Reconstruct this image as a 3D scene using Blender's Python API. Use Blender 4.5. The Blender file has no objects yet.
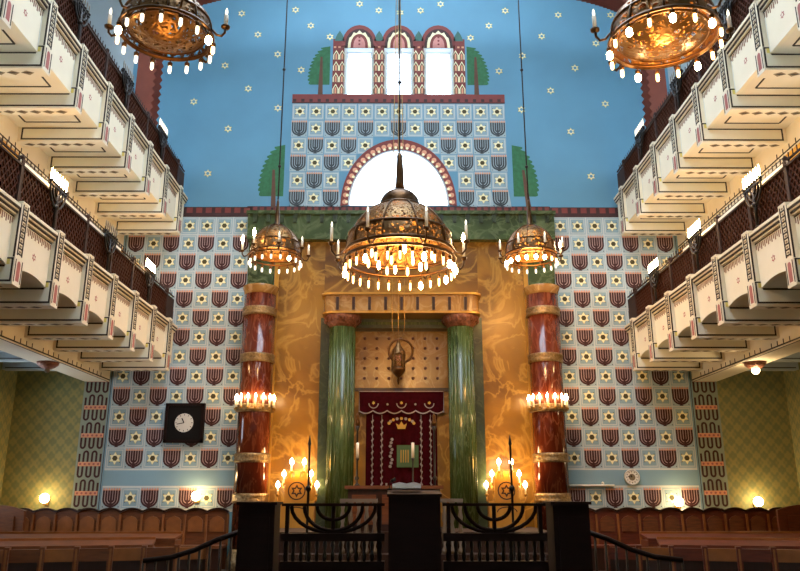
import bpy, math, random
from mathutils import Vector, Matrix
from mathutils.geometry import tessellate_polygon
random.seed(7)
PI = math.pi
SC = bpy.context.scene
COL = SC.collection

# ------------------------------------------------------------------ materials
def lin(h):
    h = h.lstrip('#')
    out = []
    for i in (0, 2, 4):
        c = int(h[i:i+2], 16) / 255
        out.append(c/12.92 if c <= 0.04045 else ((c+0.055)/1.055)**2.4)
    return tuple(out) + (1.0,)

def new_mat(name):
    m = bpy.data.materials.new(name)
    m.use_nodes = True
    nt = m.node_tree
    nt.nodes.clear()
    out = nt.nodes.new('ShaderNodeOutputMaterial')
    return m, nt, out

def mat(name, col, rough=0.6, metal=0.0, var=0.12, scale=6.0, stretch=(1, 1, 1), bump=0.0, coat=0.0, spec=0.5):
    m, nt, out = new_mat(name)
    N = nt.nodes.new; L = nt.links.new
    b = N('ShaderNodeBsdfPrincipled')
    b.inputs['Roughness'].default_value = rough
    b.inputs['Metallic'].default_value = metal
    b.inputs['Coat Weight'].default_value = coat
    b.inputs['Specular IOR Level'].default_value = spec
    tc = N('ShaderNodeTexCoord'); mp = N('ShaderNodeMapping')
    mp.inputs['Scale'].default_value = stretch
    nz = N('ShaderNodeTexNoise'); nz.inputs['Scale'].default_value = scale; nz.inputs['Detail'].default_value = 5
    L(tc.outputs['Object'], mp.inputs['Vector']); L(mp.outputs[0], nz.inputs['Vector'])
    c = lin(col) if isinstance(col, str) else col
    r = N('ShaderNodeValToRGB')
    r.color_ramp.elements[0].position = 0.3; r.color_ramp.elements[1].position = 0.7
    r.color_ramp.elements[0].color = tuple(x*(1-var) for x in c[:3]) + (1,)
    r.color_ramp.elements[1].color = tuple(min(1, x*(1+var)) for x in c[:3]) + (1,)
    L(nz.outputs['Fac'], r.inputs['Fac']); L(r.outputs[0], b.inputs['Base Color'])
    if bump:
        bp = N('ShaderNodeBump'); bp.inputs['Strength'].default_value = bump; bp.inputs['Distance'].default_value = 0.02
        L(nz.outputs['Fac'], bp.inputs['Height']); L(bp.outputs[0], b.inputs['Normal'])
    L(b.outputs[0], out.inputs[0])
    return m

def marble(name, dark, mid, light, scale=1.5, rough=0.2, stretch=(1, 1, 1), metal=0.0, vw=.05, vs=.42):
    m, nt, out = new_mat(name)
    N = nt.nodes.new; L = nt.links.new
    b = N('ShaderNodeBsdfPrincipled'); b.inputs['Roughness'].default_value = rough; b.inputs['Metallic'].default_value = metal
    tc = N('ShaderNodeTexCoord'); mp = N('ShaderNodeMapping'); mp.inputs['Scale'].default_value = stretch
    n1 = N('ShaderNodeTexNoise'); n1.inputs['Scale'].default_value = scale; n1.inputs['Detail'].default_value = 8
    n1.inputs['Distortion'].default_value = 0.8
    n2 = N('ShaderNodeTexNoise'); n2.inputs['Scale'].default_value = scale*1.7; n2.inputs['Detail'].default_value = 6
    n2.inputs['Distortion'].default_value = 1.4
    L(tc.outputs['Object'], mp.inputs['Vector']); L(mp.outputs[0], n1.inputs['Vector']); L(mp.outputs[0], n2.inputs['Vector'])
    r = N('ShaderNodeValToRGB'); e = r.color_ramp.elements
    e[0].position = 0.3; e[0].color = lin(dark); e[1].position = 0.62; e[1].color = lin(mid)
    L(n1.outputs['Fac'], r.inputs['Fac'])
    v = N('ShaderNodeValToRGB'); e = v.color_ramp.elements
    e[0].position = 0.5-vw; e[0].color = (0, 0, 0, 1); e[1].position = 0.5; e[1].color = (vs, vs, vs, 1)
    x = e.new(0.5+vw); x.color = (0, 0, 0, 1)
    L(n2.outputs['Fac'], v.inputs['Fac'])
    mx = N('ShaderNodeMix'); mx.data_type = 'RGBA'
    L(v.outputs[0], mx.inputs[0]); L(r.outputs[0], mx.inputs[6]); mx.inputs[7].default_value = lin(light)
    L(mx.outputs[2], b.inputs['Base Color']); L(b.outputs[0], out.inputs[0])
    return m

def emit(name, col, strength):
    m, nt, out = new_mat(name)
    e = nt.nodes.new('ShaderNodeEmission'); e.inputs[0].default_value = lin(col); e.inputs[1].default_value = strength
    nt.links.new(e.outputs[0], out.inputs[0])
    return m

def filigree(name, col, scale=9.0, hole=0.5, rough=0.35):
    m, nt, out = new_mat(name)
    N = nt.nodes.new; L = nt.links.new
    b = N('ShaderNodeBsdfPrincipled'); b.inputs['Roughness'].default_value = rough; b.inputs['Metallic'].default_value = 0.75
    b.inputs['Base Color'].default_value = lin(col)
    tc = N('ShaderNodeTexCoord')
    nz = N('ShaderNodeTexNoise'); nz.inputs['Scale'].default_value = scale*1.3; nz.inputs['Detail'].default_value = 3; nz.inputs['Distortion'].default_value = 1.5
    vo = N('ShaderNodeTexVoronoi'); vo.feature = 'DISTANCE_TO_EDGE'; vo.inputs['Scale'].default_value = scale
    L(tc.outputs['Object'], vo.inputs['Vector']); L(tc.outputs['Object'], nz.inputs['Vector'])
    g1 = N('ShaderNodeMath'); g1.operation = 'GREATER_THAN'; g1.inputs[1].default_value = 0.13; L(vo.outputs['Distance'], g1.inputs[0])
    g2 = N('ShaderNodeMath'); g2.operation = 'GREATER_THAN'; g2.inputs[1].default_value = hole; L(nz.outputs['Fac'], g2.inputs[0])
    an = N('ShaderNodeMath'); an.operation = 'MULTIPLY'; L(g1.outputs[0], an.inputs[0]); L(g2.outputs[0], an.inputs[1])
    tr = N('ShaderNodeBsdfTransparent'); mx = N('ShaderNodeMixShader')
    L(an.outputs[0], mx.inputs[0]); L(b.outputs[0], mx.inputs[1]); L(tr.outputs[0], mx.inputs[2]); L(mx.outputs[0], out.inputs[0])
    bp = N('ShaderNodeBump'); bp.inputs['Strength'].default_value = 0.7; bp.inputs['Distance'].default_value = 0.02
    L(vo.outputs['Distance'], bp.inputs['Height']); L(bp.outputs[0], b.inputs['Normal'])
    return m

def damask(name, a, bcol):
    m, nt, out = new_mat(name)
    N = nt.nodes.new; L = nt.links.new
    b = N('ShaderNodeBsdfPrincipled'); b.inputs['Roughness'].default_value = 0.7
    tc = N('ShaderNodeTexCoord'); sp = N('ShaderNodeSeparateXYZ'); L(tc.outputs['Object'], sp.inputs[0])
    def mth(op, x, y=None):
        n = N('ShaderNodeMath'); n.operation = op
        for i, q in enumerate((x, y)):
            if q is None: continue
            if isinstance(q, (int, float)): n.inputs[i].default_value = q
            else: L(q, n.inputs[i])
        return n.outputs[0]
    z = mth('MULTIPLY', sp.outputs['Z'], 2*PI/0.30)
    hx = mth('ADD', sp.outputs['X'], sp.outputs['Y'])
    x = mth('MULTIPLY', hx, 2*PI/0.34)
    s1 = mth('MULTIPLY', mth('COSINE', x), mth('COSINE', z))
    s2 = mth('MULTIPLY', mth('COSINE', mth('MULTIPLY', x, 3.0)), mth('COSINE', mth('MULTIPLY', z, 2.0)))
    f = mth('ADD', mth('MULTIPLY', s1, 0.8), mth('MULTIPLY', s2, 0.6))
    r = N('ShaderNodeValToRGB'); e = r.color_ramp.elements
    e[0].position = 0.35; e[0].color = lin(a); e[1].position = 0.65; e[1].color = lin(bcol)
    L(mth('ADD', mth('MULTIPLY', f, 0.35), 0.5), r.inputs['Fac'])
    L(r.outputs[0], b.inputs['Base Color']); L(b.outputs[0], out.inputs[0])
    return m

M = {}
M['blue'] = mat('sky_blue_paint', '#5f93ae', 0.75, var=0.07, scale=0.8)
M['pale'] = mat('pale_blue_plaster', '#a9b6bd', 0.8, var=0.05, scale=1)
M['band_blue'] = mat('soft_blue_paint', '#7fa0ae', 0.75, var=0.05, scale=1)
M['tile'] = mat('tile_blue_paint', '#9fb4bb', 0.7, var=0.06, scale=3)
M['tile2'] = mat('tile_deep_paint', '#8aa6b0', 0.7, var=0.06, scale=3)
M['grid'] = mat('white_line_paint', '#c9cfcb', 0.7, var=0.04)
M['star'] = mat('cream_star_paint', '#f2ecc0', 0.7, var=0.04)
M['gold_paint'] = mat('yellow_star_paint', '#d9c96a', 0.7, var=0.05)
M['olive'] = mat('olive_dot_paint', '#463f18', 0.7)
M['maroon'] = mat('dark_maroon_paint', '#3a1517', 0.7)
M['rose'] = mat('rose_grey_paint', '#b39a96', 0.7)
M['slate'] = mat('slate_menorah_paint', '#3a4247', 0.7)
M['peach'] = mat('peach_flame_paint', '#d99a78', 0.7)
M['redbrown'] = mat('red_brown_paint', '#7a3530', 0.7, var=0.1)
M['arch_red'] = mat('brick_red_paint', '#6e3322', 0.7, var=0.12, scale=3)
M['darkred'] = mat('dark_band_paint', '#3b1f1d', 0.7)
M['pink'] = mat('pink_paint', '#c98a80', 0.7)
M['tree_green'] = mat('tree_green_paint', '#2f6b45', 0.75, var=0.2, scale=12)
M['trunk'] = mat('trunk_brown_paint', '#5f4030', 0.75)
M['teal'] = mat('teal_tip_paint', '#3f6a62', 0.75)
M['damask'] = damask('green_gold_damask', '#7b8056', '#98915a')
M['strip'] = mat('blue_grey_pier_paint', '#8c9a8a', 0.75, var=0.06, scale=2)
M['ochre'] = mat('ochre_plaster', '#d9a944', 0.7, var=0.08, scale=2)
M['cream'] = mat('cream_plaster', '#e2dcc4', 0.7, var=0.03, scale=3)
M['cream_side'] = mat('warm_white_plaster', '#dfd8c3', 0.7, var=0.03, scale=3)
M['beam_face'] = mat('grey_green_plaster', '#dddbc6', 0.7, var=0.03, scale=3)
M['ink'] = mat('dark_olive_line_paint', '#2b2620', 0.7)
M['fringe'] = mat('brown_fringe_paint', '#7d5a45', 0.7)
M['leafline'] = mat('olive_leaf_paint', '#84765a', 0.7)
M['capred'] = mat('dusty_red_paint', '#a2605a', 0.7)
M['railwood'] = mat('dark_brown_lattice_iron', '#301a10', 0.8, var=0.2, scale=8)
M['railbar'] = mat('red_brown_lattice_bar', '#402113', 0.85, var=0.2, scale=8, spec=0.15)
M['iron'] = mat('black_iron', '#191512', 0.45, metal=0.3)
M['bronze'] = mat('aged_bronze', '#52371b', 0.35, metal=0.8, var=0.25, scale=10)
M['brass'] = mat('brass', '#a5803f', 0.3, metal=0.85, var=0.2, scale=10)
M['bandmetal'] = mat('carved_brass_band', '#86704c', 0.4, metal=0.6, var=0.45, scale=22, bump=1.0)
M['capital'] = mat('carved_bronze_red_capital', '#7d5140', 0.45, metal=0.35, var=0.5, scale=20, bump=1.0)
M['filigree'] = filigree('bronze_filigree', '#6a4e2c', 11, 0.52)
M['filigree_fine'] = filigree('fine_bronze_filigree', '#7d5e34', 20, 0.46)
M['gold_marble'] = marble('amber_gold_marble', '#5e3a0a', '#9a6c1a', '#d2a44c', 0.7, 0.36)
M['gold_trim'] = mat('gold_leaf_trim', '#b98a3a', 0.35, metal=0.4, var=0.1)
M['tan_marble'] = marble('tan_marble', '#7d5a2c', '#a07a42', '#c0a06c', 1.2, 0.25)
M['green_marble'] = marble('green_marble', '#26301a', '#475632', '#7c865e', 1.1, 0.25)
M['green_col'] = marble('streaked_green_marble', '#28351a', '#46582f', '#7d8a5c', 2.5, 0.2, (3, 3, 0.25))
M['green_dark'] = marble('dark_green_marble', '#20281a', '#37422a', '#55603f', 1.5, 0.3)
M['red_marble'] = marble('red_brown_marble', '#3a130b', '#5f2816', '#93593e', 1.6, 0.12, (2, 2, 0.5))
M['stud'] = mat('dark_wood_stud', '#5a2f1a', 0.5)
M['velvet'] = mat('maroon_velvet', '#38060d', 0.95, var=0.25, scale=9, spec=0.08)
M['silver_thread'] = mat('silver_thread', '#8a7d78', 0.5, metal=0.3)
M['gold_thread'] = mat('gold_thread', '#b58f3e', 0.5, metal=0.4)
M['plaque_green'] = mat('green_plaque_cloth', '#3f5a32', 0.7)
M['oak'] = mat('worn_brown_oak', '#663716', 0.55, var=0.3, scale=5, stretch=(1, 1, 6))
M['oak_red'] = mat('red_brown_oak', '#5a2410', 0.5, var=0.3, scale=5, stretch=(1, 1, 6))
M['oak_light'] = mat('light_oak_edge', '#865022', 0.5, var=0.2, scale=5)
M['oak_dark'] = mat('dark_oak', '#2c140a', 0.4, var=0.3, scale=5, stretch=(6, 1, 1))
M['ebony'] = mat('ebony_brown_wood', '#180906', 0.6, spec=0.15, var=0.3, scale=4, stretch=(1, 1, 5))
M['black'] = mat('black_lacquer', '#0d0b0a', 0.7, spec=0.15)
M['grey_stone'] = mat('grey_stone', '#6b655c', 0.5)
M['carpet'] = mat('dark_brown_carpet', '#2a1811', 0.9, var=0.2, scale=20)
M['white'] = mat('ivory_white', '#e9e4d6', 0.6, var=0.03)
M['dial'] = mat('grey_white_dial', '#cfcdc4', 0.5, var=0.03)
M['stone'] = mat('dark_stone_floor', '#3d342a', 0.45, var=0.12, scale=3)
M['roof'] = mat('cream_ceiling_plaster', '#cfc9b8', 0.8, var=0.04, scale=1)
M['frame_white'] = mat('painted_window_frame', '#c7c9cb', 0.6, var=0.04)
M['candle'] = mat('ivory_candle_sleeve', '#eee6d2', 0.5, var=0.03)
M['bulb_hot'] = emit('bright_bulb_glow', '#ffd79a', 75.0)
M['bulb_warm'] = emit('warm_bulb_glow', '#ffce85', 8.0)
M['bulb_dim'] = emit('faint_bulb_glow', '#fff0d2', 2.2)
M['lamp_glass'] = emit('wall_lamp_glow', '#ffdca0', 22.0)
M['bulb_off'] = mat('unlit_milky_bulb', '#7a7264', 0.3, var=0.02)

def pane_mat():
    m, nt, out = new_mat('frosted_window_glass')
    N = nt.nodes.new; L = nt.links.new
    tr = N('ShaderNodeBsdfTransparent'); tl = N('ShaderNodeBsdfTranslucent'); mx = N('ShaderNodeMixShader')
    tr.inputs[0].default_value = (0.95, 0.97, 1, 1)
    nz = N('ShaderNodeTexNoise'); nz.inputs['Scale'].default_value = 4
    mr = N('ShaderNodeMapRange'); mr.inputs[3].default_value = 0.05; mr.inputs[4].default_value = 0.2
    L(nz.outputs['Fac'], mr.inputs[0]); L(mr.outputs[0], mx.inputs[0])
    L(tr.outputs[0], mx.inputs[1]); L(tl.outputs[0], mx.inputs[2]); L(mx.outputs[0], out.inputs[0])
    return m
M['pane'] = pane_mat()

# ------------------------------------------------------------------ mesh builder
class MB:
    def __init__(s): s.v = []; s.f = []; s.m = []; s.sm = []; s.mats = []
    def mi(s, k):
        if k not in s.mats: s.mats.append(k)
        return s.mats.index(k)
    def add(s, verts, faces, k, smooth=False):
        o = len(s.v); s.v += [tuple(p) for p in verts]; i = s.mi(k)
        for f in faces:
            s.f.append(tuple(o+q for q in f)); s.m.append(i); s.sm.append(smooth)
    def box(s, x0, x1, y0, y1, z0, z1, k):
        x0, x1 = min(x0, x1), max(x0, x1); y0, y1 = min(y0, y1), max(y0, y1); z0, z1 = min(z0, z1), max(z0, z1)
        v = [(x, y, z) for x in (x0, x1) for y in (y0, y1) for z in (z0, z1)]
        s.add(v, [(0, 1, 3, 2), (4, 6, 7, 5), (0, 4, 5, 1), (2, 3, 7, 6), (0, 2, 6, 4), (1, 5, 7, 3)], k)
    def quad(s, a, b, c, d, k): s.add([a, b, c, d], [(0, 1, 2, 3)], k)
    def bar(s, a, b, w, h, k, up=(0, 0, 1)):
        a = Vector(a); b = Vector(b); d = (b-a).normalized(); u = Vector(up)
        if abs(d.dot(u)) > 0.99: u = Vector((0, 1, 0))
        x = d.cross(u).normalized()*w/2; y = x.cross(d).normalized()*h/2
        v = []
        for p in (a, b): v += [p-x-y, p+x-y, p+x+y, p-x+y]
        s.add(v, [(0, 1, 2, 3), (7, 6, 5, 4), (0, 4, 5, 1), (1, 5, 6, 2), (2, 6, 7, 3), (3, 7, 4, 0)], k)
    def tube(s, pts, r, k, n=8, closed=False):
        P = [Vector(p) for p in pts]; m = len(P)
        rr = r if isinstance(r, (list, tuple)) else [r]*m
        v = []; prev = None
        for i, p in enumerate(P):
            if closed: d = P[(i+1) % m]-P[i-1]
            else: d = P[min(i+1, m-1)]-P[max(i-1, 0)]
            d.normalize()
            if prev is None:
                u = Vector((0, 0, 1)) if abs(d.z) < 0.9 else Vector((1, 0, 0))
            else: u = prev
            x = d.cross(u)
            if x.length < 1e-6: x = d.cross(Vector((0, 1, 0)))
            x.normalize(); u = x.cross(d).normalized(); prev = u
            for j in range(n):
                a = 2*PI*j/n; v.append(p+(x*math.cos(a)+u*math.sin(a))*rr[i])
        f = []
        for i in range(m if closed else m-1):
            i2 = (i+1) % m
            for j in range(n):
                f.append((i*n+j, i*n+(j+1) % n, i2*n+(j+1) % n, i2*n+j))
        if not closed:
            f.append(tuple(range(n))[::-1]); f.append(tuple((m-1)*n+j for j in range(n)))
        s.add(v, f, k, True)
    def lathe(s, prof, k, c=(0, 0, 0), n=24, caps=True):
        v = []; m = len(prof)
        for r, z in prof:
            for j in range(n):
                a = 2*PI*j/n; v.append((c[0]+r*math.cos(a), c[1]+r*math.sin(a), c[2]+z))
        f = []
        for i in range(m-1):
            for j in range(n):
                f.append((i*n+j, i*n+(j+1) % n, (i+1)*n+(j+1) % n, (i+1)*n+j))
        if caps:
            f.append(tuple(range(n))[::-1]); f.append(tuple((m-1)*n+j for j in range(n)))
        s.add(v, f, k, True)
    def ball(s, c, r, k, n=10, sz=1.0):
        s.lathe([(max(1e-4, r*math.sin(PI*i/6)), -r*sz*math.cos(PI*i/6)) for i in range(7)], k, c, n, False)
    def decal(s, poly, y, k):                       # flat painted shape in the XZ plane
        s.add([(x, y, z) for x, z in poly], [tuple(range(len(poly)))], k)
    def prism(s, poly, y0, y1, k):                  # XZ outline with thickness in Y
        n = len(poly)
        v = [(x, y0, z) for x, z in poly]+[(x, y1, z) for x, z in poly]
        f = [tuple(range(n)), tuple(range(2*n-1, n-1, -1))]+[(i, (i+1) % n, n+(i+1) % n, n+i) for i in range(n)]
        s.add(v, f, k)
    def build(s, name, parent=None, loc=(0, 0, 0)):
        me = bpy.data.meshes.new(name)
        me.from_pydata(s.v, [], s.f)
        for k in s.mats: me.materials.append(M[k])
        me.polygons.foreach_set('material_index', s.m)
        me.polygons.foreach_set('use_smooth', s.sm)
        me.update()
        o = bpy.data.objects.new(name, me); COL.objects.link(o)
        o.location = loc
        if parent: o.parent = parent
        return o

def tag(o, label=None, cat=None, group=None, kind=None):
    if label: o['label'] = label
    if cat: o['category'] = cat
    if group: o['group'] = group
    if kind: o['kind'] = kind
    return o

def empty(name, loc, rz=0):
    o = bpy.data.objects.new(name, None); COL.objects.link(o)
    o.location = loc; o.rotation_euler.z = rz; o.empty_display_size = 0.1
    return o

def copy_tree(o, parent=None, loc=None):
    c = o.copy(); COL.objects.link(c)
    if parent: c.parent = parent
    if loc is not None: c.location = loc
    for ch in list(o.children): copy_tree(ch, c)
    return c

def struct(o): o['kind'] = 'structure'; return o

def lamp(name, loc, watts, col='#ffc37a', r=0.12, parent=None):
    l = bpy.data.lights.new(name, 'POINT'); l.energy = watts; l.color = lin(col)[:3]; l.shadow_soft_size = r
    o = bpy.data.objects.new(name, l); COL.objects.link(o); o.location = loc
    if parent: o.parent = parent
    return o

# ------------------------------------------------------------------ camera
F = 754.72
pi_, ya, ro = math.radians(15.649), math.radians(.301), math.radians(-.045)
fwd = Vector((math.sin(ya)*math.cos(pi_), math.cos(ya)*math.cos(pi_), math.sin(pi_)))
r0 = Vector((math.cos(ya), -math.sin(ya), 0)); u0 = r0.cross(fwd)
right = r0*math.cos(ro)+u0*math.sin(ro); up = u0*math.cos(ro)-r0*math.sin(ro)
cam = bpy.data.cameras.new('camera'); co = bpy.data.objects.new('camera', cam); COL.objects.link(co)
cam.sensor_fit = 'HORIZONTAL'; cam.sensor_width = 36; cam.lens = F*36/800
co.matrix_world = Matrix(((right.x, up.x, -fwd.x, -0.115), (right.y, up.y, -fwd.y, -0.57), (right.z, up.z, -fwd.z, 1.4), (0, 0, 0, 1)))
cam.clip_end = 200
SC.camera = co

# ------------------------------------------------------------------ the end wall with its painting
D = 16.0
wall = MB()
def ellipse(cx, z0, rx, rz, n=28): return [(cx+rx*math.cos(PI-PI*i/n), z0+rz*math.sin(PI*i/n)) for i in range(n+1)]
WX = 8.45
OX = -0.06                     # the painted upper wall sits a little off the hall's axis
holes = [[(x-0.31, 10.91), (x+0.31, 10.91), (x+0.31, 12.2), (x-0.31, 12.2)] for x in (-0.98+OX, 0.01+OX, 1.0+OX)]
arch_in = ellipse(OX, 8.0, 1.19, 1.42)
holes.append(arch_in)
outer = [(-WX, 0), (WX, 0), (WX, 15.6), (-WX, 15.6)]
rings = [outer]+holes
flat = [p for r in rings for p in r]
tris = tessellate_polygon([[Vector((x, z, 0)) for x, z in r] for r in rings])
for y in (D, D+0.45):
    wall.add([(x, y, z) for x, z in flat], [tuple(t) for t in tris], 'blue')
for h in holes:
    n = len(h)
    for i in range(n):
        a, b = h[i], h[(i+1) % n]
        wall.quad((a[0], D, a[1]), (b[0], D, b[1]), (b[0], D+0.45, b[1]), (a[0], D+0.45, a[1]), 'pale')
nbase = len(wall.v)
E1, E2, E3, E4, E5 = D-0.003, D-0.006, D-0.009, D-0.012, D-0.015
def rect(x0, x1, z0, z1): return [(x0, z0), (x1, z0), (x1, z1), (x0, z1)]
def star_pts(cx, cz, r): return [(cx+(r if i % 2 == 0 else r*0.577)*math.sin(PI*i/6), cz+(r if i % 2 == 0 else r*0.577)*math.cos(PI*i/6)) for i in range(12)]
def ngon(cx, cz, r, n=8): return [(cx+r*math.cos(2*PI*i/n), cz+r*math.sin(2*PI*i/n)) for i in range(n)]
def stroke(m, pts, w, y, k):                         # a painted line of constant width
    P = [Vector((p[0], p[1])) for p in pts]; L = []; R = []
    for i, p in enumerate(P):
        d = (P[min(i+1, len(P)-1)]-P[max(i-1, 0)]).normalized(); nrm = Vector((-d.y, d.x))*w/2
        L.append(p+nrm); R.append(p-nrm)
    for i in range(len(P)-1):
        m.add([(q.x, y, q.y) for q in (L[i], L[i+1], R[i+1], R[i])], [(0, 1, 2, 3)], k)

def star_tile(cx, cz, w, h):
    wall.decal(rect(cx-w/2+.012, cx+w/2-.012, cz-h/2+.012, cz+h/2-.012), E2, 'tile')
    a, b = w*0.40, h*0.40
    wall.decal(rect(cx-a, cx+a, cz-b, cz+b), E3, 'grid')
    a -= .014; b -= .014
    wall.decal(rect(cx-a, cx+a, cz-b, cz+b), E4, 'tile2')
    wall.decal(star_pts(cx, cz, w*0.345), E5, 'gold_paint')
    wall.decal(star_pts(cx, cz, w*0.315), E5-.003, 'star')
    wall.decal(ngon(cx, cz, w*0.15, 6), E5-.006, 'olive')
    for sx in (-1, 1):
        for sz in (-1, 1):
            wall.decal(ngon(cx+sx*a*0.74, cz+sz*b*0.5, w*0.028, 5), E5, 'maroon')
def menorah_tile(cx, cz, w, h, dark):
    light = 'rose' if dark == 'maroon' else 'tile'
    wall.decal(rect(cx-w/2+.004, cx+w/2-.004, cz-h/2+.004, cz+h/2-.004), E2, 'tile')
    t = cz+h*0.36; R = w*0.455; zb = cz-h*0.06; RZ = h*.37
    bg = [(cx-R, t)]+[(cx+R*math.cos(PI+PI*i/12), zb+RZ*math.sin(PI+PI*i/12)) for i in range(13)]+[(cx+R, t)]
    wall.decal(bg, E3, light)
    th = w*0.098
    for r, rz in ((R-th/2, RZ-th/2), (w*0.268, h*0.235), (w*0.134, h*0.11)):
        pts = [(cx-r, t)]+[(cx+r*math.cos(PI+PI*i/10), zb+rz*math.sin(PI+PI*i/10)) for i in range(11)]+[(cx+r, t)]
        stroke(wall, pts, th, E4, dark)
    wall.decal(rect(cx-th*.55, cx+th*.55, cz-h*.43, t), E5, dark)
    wall.decal([(cx-w*.12, cz-h*.47), (cx+w*.12, cz-h*.47), (cx, cz-h*.36)], E5, dark)
    wall.decal(rect(cx-w*.47, cx+w*.47, t, t+h*.022), E5-.003, 'peach')
    for i in range(7):                                # seven flames over the branches
        fx = cx+(i-3)*w*.135
        wall.decal([(fx-w*.05, t+.004), (fx+w*.05, t+.004), (fx+w*.042, t+h*.06), (fx, t+h*.135), (fx-w*.042, t+h*.06)], E5, 'peach')
    for sx in (-1, 1): wall.decal(ngon(cx+sx*w*.41, cz-h*.40, w*.03, 5), E4, dark)

TW, TH = 0.402, 0.44
for s in (-1, 1):
    x0, x1 = s*3.40, s*6.33
    wall.decal(rect(min(x0, x1), max(x0, x1), 1.98, 7.70), E1, 'grid')
    wall.decal(rect(min(x0, x1), max(x0, x1), 1.10, 1.60), E1, 'grid')
    wall.decal(rect(min(x0, x1), max(x0, x1), 1.63, 1.95), E2, 'band_blue')
    wall.decal(rect(min(x0, x1), max(x0, x1), 1.60, 1.98), E1, 'grid')
    for i in range(13):
        zc_ = 7.70-TH*(i+.5)
        for k in range(7):
            xc_ = s*(3.71+k*TW)
            if i == 0 or (k+i) % 2 == 0: star_tile(xc_, zc_, TW, TH)
            else: menorah_tile(xc_, zc_, TW, TH, 'maroon')
    for k in range(7):
        xc_ = s*(3.71+k*TW)
        (star_tile if k % 2 else (lambda a, b, c, d: menorah_tile(a, b, c, d, 'maroon')))(xc_, 1.38, TW, TH)
    # frieze of red and dark blocks over the tile field
    a, b = 3.5, 6.4
    wall.decal(rect(min(s*a, s*b), max(s*a, s*b), 7.70, 7.95), E2, 'darkred')
    n = 13
    for i in range(n):
        xx = s*(a+(b-a)*(i+.5)/n)
        wall.decal(rect(xx-.07, xx+.07, 7.80, 7.93), E3, 'redbrown')
    # lines at the edge of the tile field, patterned pier and aisle end wall
    wall.decal(rect(min(s*6.34, s*6.40), max(s*6.34, s*6.40), 0, 7.7), E2, 'band_blue')
    wall.decal(rect(min(s*6.36, s*6.378), max(s*6.36, s*6.378), 0, 7.7), E3, 'slate')
    wall.decal(rect(min(s*6.40, s*6.95), max(s*6.40, s*6.95), 0, 4.3), E1, 'strip')
    cx = s*6.66
    for j in range(7):
        zc_ = 1.0+.60*j-.12
        xs = [cx+s*(-.225+.09*i) for i in range(6)]
        pts = []
        for i, xx in enumerate(xs):
            lo, hi = zc_-.215, zc_+.215
            if i % 2 == 0: pts += [(xx, hi), (xx, lo)]
            else: pts += [(xx, lo), (xx, hi)]
            if i < 5:
                d = -1 if i % 2 == 0 else 1; zz = lo if i % 2 == 0 else hi
                for q in range(1, 6):
                    an = PI*q/6
                    pts.append((xx+s*(.045-.045*math.cos(an)), zz+d*.05*math.sin(an)))
        stroke(wall, pts, .042, E3, 'maroon')
        wall.decal(rect(cx-.24, cx+.24, zc_-.045, zc_+.045), E4, 'peach')
        for i in range(5):
            wall.decal(ngon(cx-.19+.095*i, zc_, .026, 6), E5, 'capred')
    wall.decal(rect(min(s*6.95, s*WX), max(s*6.95, s*WX), 0, 4.3), E1, 'damask')
    wall.decal(rect(min(s*6.42, s*6.62), max(s*6.42, s*6.62), 4.3, 7.35), E1, 'ochre')
    wall.decal(rect(min(s*6.62, s*WX), max(s*6.62, s*WX), 4.3, 15.5), E1, 'pale')
    # painted half trees: two low ones, two by the windows
    def tree(edge, outw, zb, ht, dirn):
        pts = []
        n = 11
        for i in range(n+1):
            t = i/n
            rr = outw*max(0, 1-t**2.3)**.62*(.93+.07*min(1, t/.12))
            pts.append((edge+dirn*rr, zb+ht*t))
            if i < n: pts += [(edge+dirn*(rr+.05), zb+ht*(t+.2/n)), (edge+dirn*(rr+.05), zb+ht*(t+.55/n))]
        pts = pts+[(edge, zb+ht), (edge, zb)]
        wall.decal(pts, E2, 'tree_green')
        return
    tree(s*2.72, .56, 8.22, 1.33, s)
    wall.decal([(s*2.94, 7.93), (s*3.06, 7.93), (s*3.00, 8.9), (s*2.94, 8.9)], E3, 'trunk')
    tree(s*1.70, .50, 11.17, 1.08, s)
    wall.decal([(s*1.86, 10.9), (s*1.98, 10.9), (s*1.94, 11.95), (s*1.89, 11.95)], E3, 'trunk')
# thin dark course along the top of the green lintel
wall.decal(rect(-3.55, 3.55, 7.80, 7.97), E2, 'darkred')
for i in range(44):
    xx = -3.5+7.0*(i+.5)/44
    wall.decal(rect(xx-.05, xx+.05, 7.87, 7.95), E3, 'redbrown')
# central tile panel
CW, CH = 0.40, 0.452
for r in range(6):
    for c in range(13):
        xc_ = (c-6)*CW; zc_ = 10.66-CH*(r+.5)
        ok = True
        for dx in (-.5, 0, .5):
            for dz in (-.5, 0, .5):
                x, z = xc_+dx*CW, zc_+dz*CH
                if z > 8.0 and (x/1.19)**2+((z-8.0)/1.42)**2 < 1.0: ok = False
                if z <= 8.0 and abs(x) < 1.19: ok = False
        if not ok: continue
        if r > 0 and (c+r) % 2 == 1: menorah_tile(xc_, zc_, CW, CH, 'slate')
        else: star_tile(xc_, zc_, CW, CH)
# painted ring round the half-round window
n = 28
out_ring = ellipse(0, 7.97, 1.37, 1.72, n)
in_ring = ellipse(0, 8.0, 1.19, 1.42, n)
for i in range(n):
    a, b, c, d = out_ring[i], out_ring[i+1], in_ring[i+1], in_ring[i]
    wall.add([(p[0], D-.024, p[1]) for p in (a, b, c, d)], [(0, 1, 2, 3)], 'redbrown')
    q = [(a[j]*.45+d[j]*.55+b[j]*.45+c[j]*.55)/2 for j in (0, 1)]
    wall.decal(ngon(q[0], q[1], .062, 8), D-.027, 'peach')
    q = [(a[j]*.2+d[j]*.8+b[j]*.2+c[j]*.8)/2 for j in (0, 1)]
    wall.decal(ngon(q[0], q[1], .036, 8), D-.030, 'star')
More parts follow.
